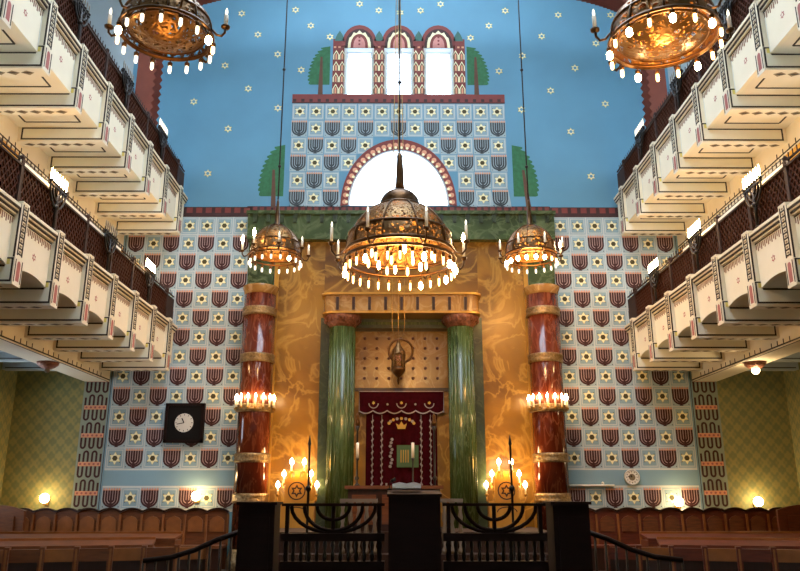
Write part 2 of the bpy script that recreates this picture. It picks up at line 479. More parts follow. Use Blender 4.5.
# sill course and painted window surround
wall.decal(rect(-2.6, 2.6, 10.66, 10.91), E2, 'redbrown')
wall.decal(rect(-2.6, 2.6, 10.66, 10.69), E3, 'darkred')
for i in range(26):
    wall.decal(rect(-2.58+.2*i, -2.50+.2*i, 10.70, 10.78), E3, 'darkred')
for cx in (-1.475, -.485, .505, 1.495):
    wall.decal(rect(cx-.16, cx+.16, 10.91, 12.46), E2, 'redbrown')
    for r in range(4):
        zb = 10.93+.315*r
        for q in (-.075, .075):
            for rr, kk, yy in ((.073, 'star', E3), (.048, 'darkred', E4), (.026, 'peach', E5)):
                pts = [(cx+q-rr, zb), (cx+q+rr, zb), (cx+q+rr, zb+.13), (cx+q, zb+.13+rr*1.9), (cx+q-rr, zb+.13)]
                wall.decal(pts, yy, kk)
    for q in (-.11, .0, .11):
        wall.decal(rect(cx+q-.03, cx+q+.03, 12.2, 12.25), E3, 'peach')
    wall.decal([(cx-.13, 12.40), (cx+.13, 12.40), (cx+.07, 12.58), (cx, 12.70), (cx-.07, 12.58)], E3, 'teal')
for cx in (-.98, .01, 1.0):
    for rx, rz, kk, yy in ((.44, .66, 'redbrown', E3), (.36, .55, 'darkred', E4), (.29, .50, 'star', E5), (.22, .40, 'redbrown', E5-.003), (.15, .32, 'pink', E5-.006)):
        pts = []
        for i in range(13):
            t = i/12
            a = PI-PI*t
            pts.append((cx+rx*math.cos(a), 12.2+rz*(math.sin(a)**.8 if kk != 'star' else (math.sin(a)**.8)*(1 if i % 2 == 0 else .86))))
        wall.decal(pts, yy, kk)
    for zz in (.1, .2, .3): wall.decal(ngon(cx, 12.2+zz, .03, 6), E5-.009, 'redbrown')
    wall.decal(rect(cx-.37, cx-.31, 10.91, 12.2), E3, 'grid'); wall.decal(rect(cx+.31, cx+.37, 10.91, 12.2), E3, 'grid')
# gold stars on the blue
for x, z in [(-3.97,13.19),(-3.53,12.58),(-3.01,12.02),(-2.61,13.3),(-2.21,12.84),(-1.72,12.52),(-.99,13.48),(-.5,13.29),(.04,13.23),(.56,13.29),(1.07,13.48),(2.28,12.85),(2.71,13.29),(1.81,12.5),(3.6,12.55),(4.05,13.17),(3.09,11.99),(2.49,11.56),(3.74,11.02),(3.0,10.5),(-2.41,11.58),(-3.69,11.06),(-2.94,10.53),(-4.12,9.97),(4.17,9.91),(-4.3,11.7),(-5.0,10.7),(-4.53,8.8),(4.95,12.35),(4.38,11.65),(5.06,10.66),(4.58,8.74),(5.38,13.17),(-5.3,13.2),(-4.9,12.4),(-1.6,13.9),(1.7,13.9),(0,14.3),(-3.0,14.2),(3.1,14.2)]:
    wall.decal(star_pts(x, z, .105), E2, 'gold_paint')
    wall.decal(star_pts(x, z, .085), E3, 'star')
    wall.decal(ngon(x, z, .042, 6), E4, 'blue')
wall.v = wall.v[:nbase]+[(x+OX if z > 7.965 and abs(x) < 5.6 else x, y, z) for x, y, z in wall.v[nbase:]]
struct(wall.build('wall_back'))

# windows: frame and pane in each opening
def window(name, h, dep=.27, k1=.9, k2=.95):
    f = MB(); n = len(h)
    cx = sum(p[0] for p in h)/n; cz = (min(p[1] for p in h)+max(p[1] for p in h))/2
    inn = [(cx+(x-cx)*k1, cz+(z-cz)*k2) for x, z in h]
    y0, y1 = D+dep, D+dep+.07
    for i in range(n):
        a, b, c, d = h[i], h[(i+1) % n], inn[(i+1) % n], inn[i]
        for y in (y0, y1): f.quad((a[0], y, a[1]), (b[0], y, b[1]), (c[0], y, c[1]), (d[0], y, d[1]), 'frame_white')
        f.quad((c[0], y0, c[1]), (d[0], y0, d[1]), (d[0], y1, d[1]), (c[0], y1, c[1]), 'frame_white')
    o = struct(f.build(name))
    p = MB(); p.prism(inn, y0+.03, y0+.04, 'pane'); p.build('window_pane', o)
for i, h in enumerate(holes): window('window_%d' % (i+1), h, *((.03, .97, .98) if i == 3 else (.2, .93, .97)))

# ------------------------------------------------------------------ shell: side walls, floor, ceiling with skylight
fl = MB(); fl.box(-9, 9, -4, 16.5, -.2, 0, 'stone'); struct(fl.build('floor'))
for s, nm in ((-1, 'wall_left'), (1, 'wall_right')):
    w = MB()
    X0, X1 = s*WX, s*(WX+.4)
    wins = [(5.2, 6.6), (8.2, 9.8), (11.6, 13.2)]
    if s < 0:
        w.box(X0, X1, -4, D, 0, 1.3, 'damask'); w.box(X0, X1, -4, D, 3.4, 5.0, 'damask')
        w.box(X0, X1, -4, 13.0, 1.3, 3.4, 'damask'); w.box(X0, X1, 14.4, D, 1.3, 3.4, 'damask')
    for z0, z1, k in (((6.9, 6.9, 'damask') if s < 0 else (0, 5.0, 'damask')), (6.9, 8.4, 'pale'), (10.6, 15.6, 'pale')): w.box(X0, X1, -4.0, D, z0, z1, k)
    for z0, z1 in ((5.0, 6.9), (8.4, 10.6)):
        y = -4.0
        for a, b in wins+[(D, D)]:
            w.box(X0, X1, y, a, z0, z1, 'pale'); y = b
    struct(w.build(nm))
    for z0, z1 in ((5.0, 6.9), (8.4, 10.6)):
        for a, b in wins:
            f = MB()
            xf = s*(WX+.2)
            for (y0, y1, q0, q1) in ((a, b, z0, z0+.08), (a, b, z1-.08, z1), (a, a+.08, z0, z1), (b-.08, b, z0, z1), ((a+b)/2-.04, (a+b)/2+.04, z0, z1)):
                f.box(xf-.04, xf+.04, y0, y1, q0, q1, 'frame_white')
            o = struct(f.build('window_%d' % (5+len([q for q in bpy.data.objects if q.name.startswith('window_') and 'pane' not in q.name])-4)))
            p = MB(); p.box(xf-.005, xf+.005, a+.05, b-.05, z0+.05, z1-.05, 'pane'); p.build('window_pane', o)
f = MB(); f.box(-8.69, -8.61, 13.0, 14.4, 1.3, 1.4, 'frame_white'); f.box(-8.69, -8.61, 13.0, 14.4, 3.3, 3.4, 'frame_white')
for y in (13.0, 13.65, 14.3): f.box(-8.69, -8.61, y, y+.1, 1.4, 3.3, 'frame_white')
o = struct(f.build('window_18')); p = MB(); p.box(-8.655, -8.645, 13.05, 14.35, 1.35, 3.35, 'pane'); p.build('window_pane', o)
ce = MB()
ce.box(-9, -3.0, -4, 16.45, 15.6, 15.9, 'roof'); ce.box(3.0, 9, -4, 16.45, 15.6, 15.9, 'roof')
ce.box(-3, 3, 14.0, 16.45, 15.6, 15.9, 'roof'); ce.box(-3, 3, -4, 2, 15.6, 15.9, 'roof')
for y in (2.1, 5.0, 8.0, 11.0): ce.box(-3, 3, y-.08, y+.08, 15.65, 15.85, 'roof')
struct(ce.build('ceiling'))
rw = MB(); rw.box(-9, 9, -4.4, -4, 0, 15.9, 'pale'); struct(rw.build('wall_rear'))
sk = MB(); sk.box(-3, 3, 2, 14, 15.92, 15.94, 'pane'); struct(sk.build('window_11'))

# chancel arch on the gallery line
ar = MB()
n = 24; R1, R2, zs = 5.36, 5.72, 11.62
pi_, po_ = [], []
for i in range(n+1):
    a = PI-PI*i/n
    pi_.append((R1*math.cos(a), zs+1.2*math.sin(a))); po_.append((R2*math.cos(a), zs+1.7*math.sin(a)))
prof = [(-R1, 7.4)]+pi_+[(R1, 7.4), (R2, 7.4)]+po_[::-1]+[(-R2, 7.4)]
# zigzag inner edge
zz = []
def zig(p, q, m):
    for i in range(m):
        t = i/m; zz.append((p[0]+(q[0]-p[0])*t, p[1]+(q[1]-p[1])*t))
        t = (i+.5)/m; x = p[0]+(q[0]-p[0])*t; z = p[1]+(q[1]-p[1])*t
        d = Vector((0-x, (max(z, zs) if z > zs else z)-z)) if z <= zs else Vector((-x, zs-z))
        d.normalize(); zz.append((x+d.x*.06, z+d.y*.06))
zig((-R1, 7.4), (-R1, zs), 24)
for i in range(n): zig(pi_[i], pi_[i+1], 4)
zig((R1, zs), (R1, 7.4), 24)
ar.prism(zz+[(R1, 7.4), (R2, 7.4)]+po_[::-1]+[(-R2, 7.4)], 13.93, 14.35, 'arch_red')
struct(ar.build('trim_1'))

# ------------------------------------------------------------------ galleries
BY = [15.41-1.11*i for i in range(10, -1, -1)]
def gallery(s, z0, label, vault, name='gallery'):
    X = 5.08
    root = tag(empty(name, (s*6.5, 11.0, z0+4.0)), label, 'gallery', 'cantilevered galleries of the hall')
    def part(mb, nm, y=0):
        o = mb.build(nm, root); o.location = (s*(X)-root.location.x, y-root.location.y, z0-root.location.z); return o
    def cp(o, y):
        c = o.copy(); COL.objects.link(c); c.parent = root; c.location = (o.location.x, y-root.location.y, o.location.z)
        for ch in o.children:
            q = ch.copy(); COL.objects.link(q); q.parent = c
        return c
    # beam (x measured outward from the fascia, z absolute in the lower gallery)
    b = MB()
    b.box(s*-.10, s*1.32, -.11, .11, 4.0, 4.26, 'cream_side')
    b.box(s*-.10, s*.06, -.11, .11, 4.26, 4.36, 'cream_side')
    yf = -.113
    def ln(x0, x1, z0_, z1_, k='ink', y=yf): b.box(s*x0, s*x1, y-.002, y+.004, z0_, z1_, k)
    ln(-.085, 1.27, 4.025, 4.255, 'beam_face', yf+.003); ln(-.085, 1.26, 4.030, 4.056); ln(.03, 1.26, 4.228, 4.254); ln(1.24, 1.266, 4.030, 4.254)
    ln(-.085, -.062, 4.030, 4.345); ln(.018, .04, 4.228, 4.345); ln(-.085, .04, 4.33, 4.352)
    ln(-.04, .015, 4.26, 4.33, 'gold_paint')
    for i in range(6):                               # painted leaves on the underside
        x = .06+i*.2
        b.add([(s*x, -.0, 3.997), (s*(x+.09), -.055, 3.997), (s*(x+.19), 0, 3.997), (s*(x+.09), .065, 3.997)], [(0, 1, 2, 3)], 'leafline')
        b.add([(s*(x+.03), -.0, 3.995), (s*(x+.09), -.02, 3.995), (s*(x+.19), 0, 3.995), (s*(x+.09), .02, 3.995)], [(0, 1, 2, 3)], 'ink')
    xo = s*-.103                                     # rounded red ornament on the cap end
    pts = [(-.045, 4.06), (.045, 4.06), (.045, 4.28)]+[(.045*math.cos(PI*i/6), 4.28+.05*math.sin(PI*i/6)) for i in range(1, 6)]+[(-.045, 4.28)]
    b.add([(xo, p, z) for p, z in pts], [tuple(range(len(pts)))], 'capred')
    b.box(s*-.105, s*-.099, -.09, -.075, 4.04, 4.34, 'ink'); b.box(s*-.105, s*-.099, .075, .09, 4.04, 4.34, 'ink')
    beam0 = part(b, 'beam', BY[0])
    # pilaster with ladder ornament
    p = MB()
    p.box(s*-.09, s*.015, -.10, .10, 4.36, 5.10, 'cream')
    p.box(s*-.095, s*.015, -.09, .09, 5.10, 5.13, 'cream')
    xf = s*-.093
    p.box(xf-.002, xf+.002, -.07, -.045, 4.40, 5.09, 'ink'); p.box(xf-.002, xf+.002, .045, .07, 4.40, 5.09, 'ink')
    for i in range(9):
        zc_ = 4.44+.076*i
        p.box(xf-.003, xf+.003, -.045, .045, zc_-.026, zc_-.006, 'ink')
        p.box(xf-.003, xf+.003, -.02, .02, zc_+.006, zc_+.028, 'leafline')
    p.box(s*-.085, s*-.06, -.103, -.099, 4.36, 5.08, 'ink')
    pil0 = part(p, 'pilaster', BY[0])
    # fascia panel and soffit of one bay
    L = 1.11
    f = MB()
    n = 10
    def zv(t): return 4.25+(.07*(1-(2*t-1)**2) if vault else 0)
    y0, y1 = .1, L-.1
    for i in range(n):
        ta, tb = i/n, (i+1)/n
        ya, yb = y0+(y1-y0)*ta, y0+(y1-y0)*tb
        za, zb = zv(ta), zv(tb)
        f.quad((0, ya, za), (0, yb, zb), (0, yb, 4.93), (0, ya, 4.93), 'cream')
        f.quad((s*.06, ya, za), (s*.06, yb, zb), (s*.06, yb, 5.02), (s*.06, ya, 5.02), 'cream')
        f.quad((0, ya, za), (0, yb, zb), (s*.06, yb, zb), (s*.06, ya, za), 'cream')
    for d_, za, zb, kk in ((.03, 4.93, 4.955, 'cream'), (.045, 4.955, 4.982, 'ink'), (.058, 4.982, 5.006, 'cream'), (.07, 5.006, 5.034, 'ink'), (.08, 5.034, 5.075, 'cream')):
        f.box(s*-d_, s*.06, y0, y1, za, zb, kk)
    f.box(s*-.006, s*.0, y0, y1, 4.902, 4.922, 'ink')
    for i in range(18):                              # painted fringe
        yy = y0+(y1-y0)*(i+.5)/18; h = .07 if i % 2 else .10
        f.box(s*-.003, 0, yy-.013, yy+.013, 4.89-h, 4.89, 'fringe')
    if not vault:
        for yy in (y0+.03, y1-.03): f.box(s*-.003, 0, yy-.006, yy+.006, 4.27, 4.9, 'grid')
    fas0 = part(f, 'fascia_panel', BY[0])
    st = MB()
    sp = star_pts(0, 0, .06); st.add([(s*-.004, L/2+a, 4.56+c) for a, c in sp], [tuple(range(12))], 'capred')
    sp = star_pts(0, 0, .03); st.add([(s*-.006, L/2+a, 4.56+c) for a, c in sp], [tuple(range(12))], 'cream')
    st.build('star_emblem', fas0)
    so = MB()
    for i in range(n):
        ta, tb = i/n, (i+1)/n
        ya, yb = .1+(L-.2)*ta, .1+(L-.2)*tb
        so.quad((s*.06, ya, zv(ta)), (s*.06, yb, zv(tb)), (s*1.32, yb, zv(tb)), (s*1.32, ya, zv(ta)), 'cream_side')
    if not vault:
        zq = 4.247; q = [(.22, .28), (1.12, .28), (1.12, .80), (.22, .80)]
        for i in range(4):
            a, c = q[i], q[(i+1) % 4]
            so.bar((s*a[0], a[1], zq), (s*c[0], c[1], zq), .03, .004, 'ink')
        for a, c in (((.08, .14), q[0]), ((1.26, .14), q[1])):
            so.bar((s*a[0], a[1], zq), (s*c[0], c[1], zq), .03, .004, 'ink')
    so.quad((s*.06, .1, 4.5), (s*1.32, .1, 4.5), (s*1.32, L-.1, 4.5), (s*.06, L-.1, 4.5), 'cream_side')
    so0 = part(so, 'soffit', BY[0])
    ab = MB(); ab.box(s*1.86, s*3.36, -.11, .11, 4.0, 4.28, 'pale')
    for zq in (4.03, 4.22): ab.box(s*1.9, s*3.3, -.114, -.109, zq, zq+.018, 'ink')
    ab0 = part(ab, 'aisle_beam', BY[0])
    for i, y in enumerate(BY[1:]):
        for o in (beam0, pil0, ab0): cp(o, y)
        if i < len(BY)-2:
            for o in (fas0, so0): cp(o, y)
    # the half bay up to the end wall
    e = MB(); e.box(0, s*.06, 0.1, .54, 4.25, 4.93, 'cream')
    for d_, za, zb, kk in ((.03, 4.93, 4.955, 'cream'), (.045, 4.955, 4.982, 'ink'), (.058, 4.982, 5.006, 'cream'), (.07, 5.006, 5.034, 'ink'), (.08, 5.034, 5.075, 'cream')):
        e.box(s*-d_, s*.06, .1, .54, za, zb, kk)
    part(e, 'fascia_panel', BY[-1])
    e = MB(); e.box(s*.06, s*1.32, 0.1, .54, 4.25, 4.32, 'cream_side'); part(e, 'soffit', BY[-1])
    g = MB(); g.box(s*1.32, s*1.86, BY[0]-.3, 15.96, 3.84, 4.5, 'cream_side')
    g.box(s*1.315, s*1.322, BY[0]-.3, 15.96, 3.86, 3.885, 'ink'); g.box(s*1.34, s*1.36, BY[0]-.3, 15.96, 3.836, 3.842, 'ink')
    for i in range(54):
        yy = BY[0]+i*.21
        if i % 5 < 4: g.box(s*1.314, s*1.322, yy-.012, yy+.012, 3.885, 3.96, 'ink')
    part(g, 'girder')
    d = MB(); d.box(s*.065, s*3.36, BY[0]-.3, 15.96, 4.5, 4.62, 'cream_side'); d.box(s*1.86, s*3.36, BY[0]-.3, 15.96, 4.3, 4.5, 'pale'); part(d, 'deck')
    return root

gallery(-1, 0, 'white lower gallery on the side of the square black clock', True)
gallery(1, 0, 'white lower gallery on the side of the small round clock', True)
gallery(-1, 3.08, 'white upper gallery above the one over the square black clock', False)
gallery(1, 3.08, 'white upper gallery above the one over the small round clock', False)

def railing(s, z0, white_board, label):
    root = tag(empty('gallery_railing', (s*5.125, 11, z0+5.05)), label, 'railing', 'lattice railings of the galleries')
    ys = [15.41-1.11*i for i in range(10, -1, -1)]
    L = 1.11; H0, H1 = 5.08, 5.66
    p = MB(); p.box(s*.02, s*.045, 0.02, L-.02, H0, H1, 'railwood')
    p.box(s*-.02, s*.05, .0, L, H1, H1+.03, 'railwood'); p.box(s*-.02, s*.05, .0, L, H0, H0+.03, 'railwood')
    nb = 11; h = H1-H0
    for i in range(-6, nb+6):
        for dr in (1, -1):
            ya = L*(i)/nb; yb = ya+dr*h*.75
            a0, b0 = ya, yb; za, zb = H0, H1
            lo, hi = .03, L-.03
            if max(a0, b0) < lo or min(a0, b0) > hi: continue
            def clip(yq): return za+(yq-a0)/(b0-a0)*(zb-za)
            A = (min(max(a0, lo), hi)); B = (min(max(b0, lo), hi))
            if abs(A-B) < .02: continue
            p.bar((s*.008, A, clip(A)), (s*.008, B, clip(B)), .022, .016, 'railbar', up=(1, 0, 0))
    p0 = p.build('lattice_panel', root, (0, 0, 0))
    po = MB(); po.box(s*-.02, s*.05, -.035, .035, H0, H1+.10, 'railwood'); po.ball((s*.008, 0, H1+.125), .04, 'railwood', 8)
    po0 = po.build('post', root)
    off = (0, -11, -5.05)
    p0.location = (0, ys[0]-11, -5.05); po0.location = (0, ys[0]-11, -5.05)
    for y in ys[1:]:
        c = po0.copy(); COL.objects.link(c); c.parent = root; c.location = (0, y-11, -5.05)
        if y+L < 16.0 or y < 14.9:
            c = p0.copy(); COL.objects.link(c); c.parent = root; c.location = (0, y-11, -5.05)
    e = MB(); e.box(s*.0, s*.045, 0, .53, H0, H1+.03, 'railwood'); e.build('end_panel', root, (0, ys[-1]-11, -5.05))
    t = MB(); t.box(s*.0, s*.03, 4.31, 15.96, H1+.085, H1+.105, 'railwood')
    for i in range(104):
        y = 4.34+.111*i
        t.box(s*.008, s*.020, y-.006, y+.006, H1+.03 if i % 5 == 0 else H1+.10, H1+.19, 'railwood')
    t.build('spiked_top_bar', root, off)
    if white_board:
        w = MB(); w.box(s*-.008, s*.01, white_board[0], white_board[1], H1+.032, H1+.083, 'white'); w.build('white_ledge', root, off)
    return root
railing(-1, 0, (8.7, 12.5), 'dark lattice railing on the lower gallery above the square clock')
railing(1, 0, (8.7, 12.5), 'dark lattice railing on the lower gallery above the round clock')
railing(-1, 3.08, None, 'dark lattice railing on the upper gallery on the square clock side')
railing(1, 3.08, None, 'dark lattice railing on the upper gallery on the round clock side')

# pillars between the galleries
for s, w in ((-1, 'square clock side'), (1, 'round clock side')):
    p = MB(); p.box(s*6.42, s*6.92, 10.5, 11.02, 4.62, 6.92, 'ochre')
    struct(p.build('pillar'))
    p = MB(); p.box(s*6.42, s*6.92, 10.45, 10.9, 0, 3.84, 'ochre'); struct(p.build('pillar'))

# ------------------------------------------------------------------ lamps on the railings
def rail_menorah(s, y, z, lit, label, first=None):
    root = empty('menorah_lamp', (s*5.045, y, z))
    tag(root, label, 'menorah lamp', 'menorah lamps along the gallery railings')
    st = MB(); st.tube([(0, 0, -.32), (0, 0, 0), (0, 0, .30)], [.022, .026, .018], 'iron', 8); st.ball((0, 0, .02), .045, 'iron'); st.lathe([(.045, -.335), (.03, -.30)], 'iron', n=10)
    st.build('stem', root)
    for r in (.09, .17, .25):
        a = MB(); a.tube([(0, r*math.cos(PI+PI*i/10), .30+(r*1.15)*math.sin(PI+PI*i/10)) for i in range(11)], .016, 'iron', 6); a.build('branch', root)
    tb = MB(); tb.box(-.02, .02, -.27, .27, .29, .315, 'iron'); tb.build('cross_bar', root)
    for i in range(7):
        yy = (i-3)*.083
        c = MB(); c.lathe([(.012, .31), (.034, .34), (.03, .36)], 'iron', (0, yy, 0), 8); o = c.build('cup', root)
        b = MB(); b.lathe([(.009, .36), (.009, .42), (.013, .45), (.011, .49), (.002, .54)], {2: 'bulb_hot', 1: 'bulb_dim', 0: 'bulb_off'}[lit], (0, yy, 0), 8); b.build('bulb', o)
    if lit == 2: lamp('lamp_light', (s*-.02, 0, .5), 32, r=.12, parent=root)
    return root
SQ, RD = 'square clock', 'round clock'
for s, y, z, lit, lab in (
    (-1, 9.68, 5.42, 2, 'lit black menorah lamp on the lower railing nearest the viewer, square clock side'),
    (-1, 11.78, 5.42, 0, 'unlit black menorah lamp on the lower railing, square clock side'),
    (-1, 13.95, 5.42, 2, 'lit black menorah lamp on the lower railing near the tiled wall, square clock side'),
    (1, 9.55, 5.42, 2, 'lit black menorah lamp on the lower railing nearest the viewer, round clock side'),
    (1, 11.74, 5.42, 2, 'middle lit black menorah lamp on the lower railing, round clock side'),
    (1, 13.9, 5.42, 2, 'lit black menorah lamp on the lower railing near the tiled wall, round clock side'),
    (-1, 9.68, 8.50, 0, 'unlit black menorah lamp on the upper railing nearest the viewer, square clock side'),
    (-1, 11.78, 8.50, 0, 'middle unlit black menorah lamp on the upper railing, square clock side'),
    (-1, 13.95, 8.50, 1, 'faintly lit black menorah lamp on the upper railing near the blue wall, square clock side'),
    (1, 9.68, 8.50, 0, 'unlit black menorah lamp on the upper railing nearest the viewer, round clock side'),
    (1, 11.78, 8.50, 0, 'middle unlit black menorah lamp on the upper railing, round clock side'),
    (1, 13.95, 8.50, 1, 'faintly lit black menorah lamp on the upper railing near the blue wall, round clock side')):
    rail_menorah(s, y, z, lit, lab)

# ------------------------------------------------------------------ chandeliers
def chandelier(c, R, nP, nA, top, hotP, hotA, warmP, label, disc=True, watts=60, inner=0, rot=0.0, col='#ffb866', zl=-.12):
    root = tag(empty('chandelier', c), label, 'chandelier', 'domed bronze chandeliers')
    # profile of the dome
    b0 = .02*R if disc else .15*R
    prof = [(R*.97*math.cos(a), b0+((1.32 if top else (1.0 if disc else 1.10))*R-b0)*math.sin(a)) for a in [i*PI/2*(.80 if top else .745)/10 for i in range(11)]]
    d = MB(); d.lathe(prof[3:], 'filigree_fine', n=40, caps=False); d.build('dome', root)
    d = MB(); d.lathe(prof[:4], 'filigree', n=40, caps=False); d.build('dome_band', root)
    rb = MB(); rb.tube([(prof[0][0]*math.cos(0)*1.012, 0, prof[0][1])]+[(r*1.012, 0, z) for r, z in prof[1:]], .016*R+.004, 'bronze', 6)
    rib = rb.build('rib', root)
    for i in range(1, 10):
        q = rib.copy(); COL.objects.link(q); q.parent = root; q.rotation_euler.z = 2*PI*i/10
    for rr, zz_, th in ((R*1.0, .0, .025), (prof[0][0]*1.01, b0, .03), (prof[3][0]*1.01, prof[3][1], .022), (prof[-1][0]*1.02, prof[-1][1], .03)):
        t = MB(); t.tube([(rr*math.cos(2*PI*i/40), rr*math.sin(2*PI*i/40), zz_) for i in range(40)], th*R+.004, 'bronze', 6, True); t.build('ring', root)
    zt = prof[-1][1]; rt = prof[-1][0]
    if not top:
        cr = MB(); cr.lathe([(rt*1.0, zt)]+[(rt*.98*math.cos(a), zt+.04*R+.32*R*math.sin(a)) for a in [i*PI/2*.92/8 for i in range(9)]], 'bronze', n=28, caps=False); cr.build('crown', root)
    sp = MB(); sp.lathe([(rt*1.05, zt), (.10*R, zt+.08*R), (.09*R, zt+.5*R), (.05*R, zt+1.05*R), (.01, zt+1.2*R)] if top else [(.10*R, zt+.34*R), (.075*R, zt+.5*R), (.06*R, zt+.85*R), (.05*R, zt+1.05*R), (.01, zt+1.12*R)], 'bronze', n=12); sp.build('spire', root)
    rd = MB(); rd.tube([(0, 0, zt+1.0*R), (0, 0, 15.6-c[2])], .014, 'iron', 6)
    for q in range(3): rd.ball((0, 0, zt+2.6*R+q*2.2), .035, 'iron', 8)
    rd.build('rod', root)
    if disc:
        q = MB(); q.lathe([(.01, -.16*R), (.35*R, -.13*R), (.66*R, -.02*R), (.82*R, .05*R)], 'filigree', n=36, caps=False); q.build('bottom_bowl', root)
        q = MB(); q.tube([(.82*R*math.cos(2*PI*i/36), .82*R*math.sin(2*PI*i/36), .05*R) for i in range(36)], .02*R+.004, 'bronze', 6, True); q.build('bowl_ring', root)
    bl = max(.085, .14*R)
    for i in range(nP):
        a = 2*PI*(i+.5)/nP; x, y = R*1.0*math.cos(a), R*1.0*math.sin(a)
        st = 'bulb_hot' if i in hotP else ('bulb_warm' if i in warmP else 'bulb_dim')
        k = MB(); k.tube([(x, y, 0), (x, y, -bl*.45)], .010, 'bronze', 6); k.lathe([(.012, -bl*.35), (.030, -bl*.55), (.026, -bl*.95), (.02, -bl)], 'bronze', (x, y, 0), 8)
        o = k.build('pendant', root)
        b = MB(); w = 1.7 if i in hotP else (.8 if inner else 1.0)
        b.lathe([(.017, -bl*.98), (.020*w, -bl*1.3), (.020*w, -bl*1.75), (.012*w, -bl*2.0), (.001, -bl*2.06)], st, (x, y, 0), 8); b.build('bulb', o)
    for i in range(inner):
        a = 2*PI*(i+.25)/inner; rr = R*(.62 if i % 2 else .38); x, y = rr*math.cos(a), rr*math.sin(a); zz_ = .10*R if i % 2 else -.02*R
        k = MB(); k.tube([(x*.3, y*.3, .28*R), (x*.7, y*.7, .22*R), (x, y, zz_+.05)], .010, 'bronze', 6); k.lathe([(.028, zz_+.06), (.022, zz_)], 'bronze', (x, y, 0), 8); o = k.build('inner_arm', root)
        b = MB(); b.lathe([(.016, zz_), (.024, zz_-.05), (.022, zz_-.11), (.002, zz_-.14)], 'bulb_hot' if i % 3 == 0 else 'bulb_warm', (x, y, 0), 8); b.build('bulb', o)
    ch = .40*R
    for i in range(nA):
        a = rot+2*PI*i/nA; ux, uy = math.cos(a), math.sin(a)
        pts = []
        for t, (dr, dz) in enumerate(((1.0, .12), (1.10, .0), (1.20, -.03), (1.27, .05), (1.28, .16))):
            pts.append((ux*R*dr, uy*R*dr, dz*R))
        k = MB(); k.tube(pts, .012+.004*R, 'bronze', 6); x, y = ux*R*1.28, uy*R*1.28
        k.lathe([(.012, .14*R), (.045, .17*R), (.05, .21*R), (.02, .22*R)], 'bronze', (x, y, 0), 10)
        o = k.build('arm', root)
        b = MB(); b.lathe([(.022, .21*R), (.022, .21*R+ch*.7), (.012, .21*R+ch*.72)], 'candle', (x, y, 0), 8); b.build('candle', o)
        b = MB(); z_ = .21*R+ch*.72; w = 2.0 if i in hotA else 1.0
        b.lathe([(.010, z_), (.016*w, z_+.03*w), (.012*w, z_+.06*w), (.001, z_+.09*w)], 'bulb_hot' if i in hotA else 'bulb_dim', (x, y, 0), 8); b.build('flame_bulb', o)
    if watts: lamp('lamp_light', (0, 0, zl*R), watts, col, r=.35*R, parent=root)
    return root
chandelier((-.06, 10.62, 4.93), .86, 30, 8, 0, (2, 5, 14, 19, 24, 27, 28, 29), (0,), tuple(range(30)), 'large central domed bronze chandelier hanging before the ark', False, 260, 12, .35)
chandelier((-2.46, 13.41, 5.87), .50, 18, 8, 1, (15,), (4, 5), (), 'small domed chandelier beside the red column on the square clock side', False, 45, 0, .25)
chandelier((2.51, 13.41, 5.87), .50, 18, 8, 1, (9, 10, 11, 12, 13, 14), (0,), (15, 16), 'small brightly lit domed chandelier beside the red column on the round clock side', False, 110, 0, .25)
chandelier((-2.53, 6.37, 6.08), .48, 16, 6, 0, (9, 15), (), (8, 0), 'dark bronze chandelier in the top corner with mostly unlit bulbs', True, 14, 0, 0, '#ffb866', -.9)
chandelier((2.70, 6.37, 6.04), .56, 16, 6, 0, (1, 4, 7, 9, 11, 13), (), tuple(range(16)), 'bright golden chandelier in the top corner with glowing bulbs', True, 120, 0, PI)

# ------------------------------------------------------------------ the ark wall
def thing(name, loc, label, cat, group=None, rz=0): return tag(empty(name, loc, rz), label, cat, group)

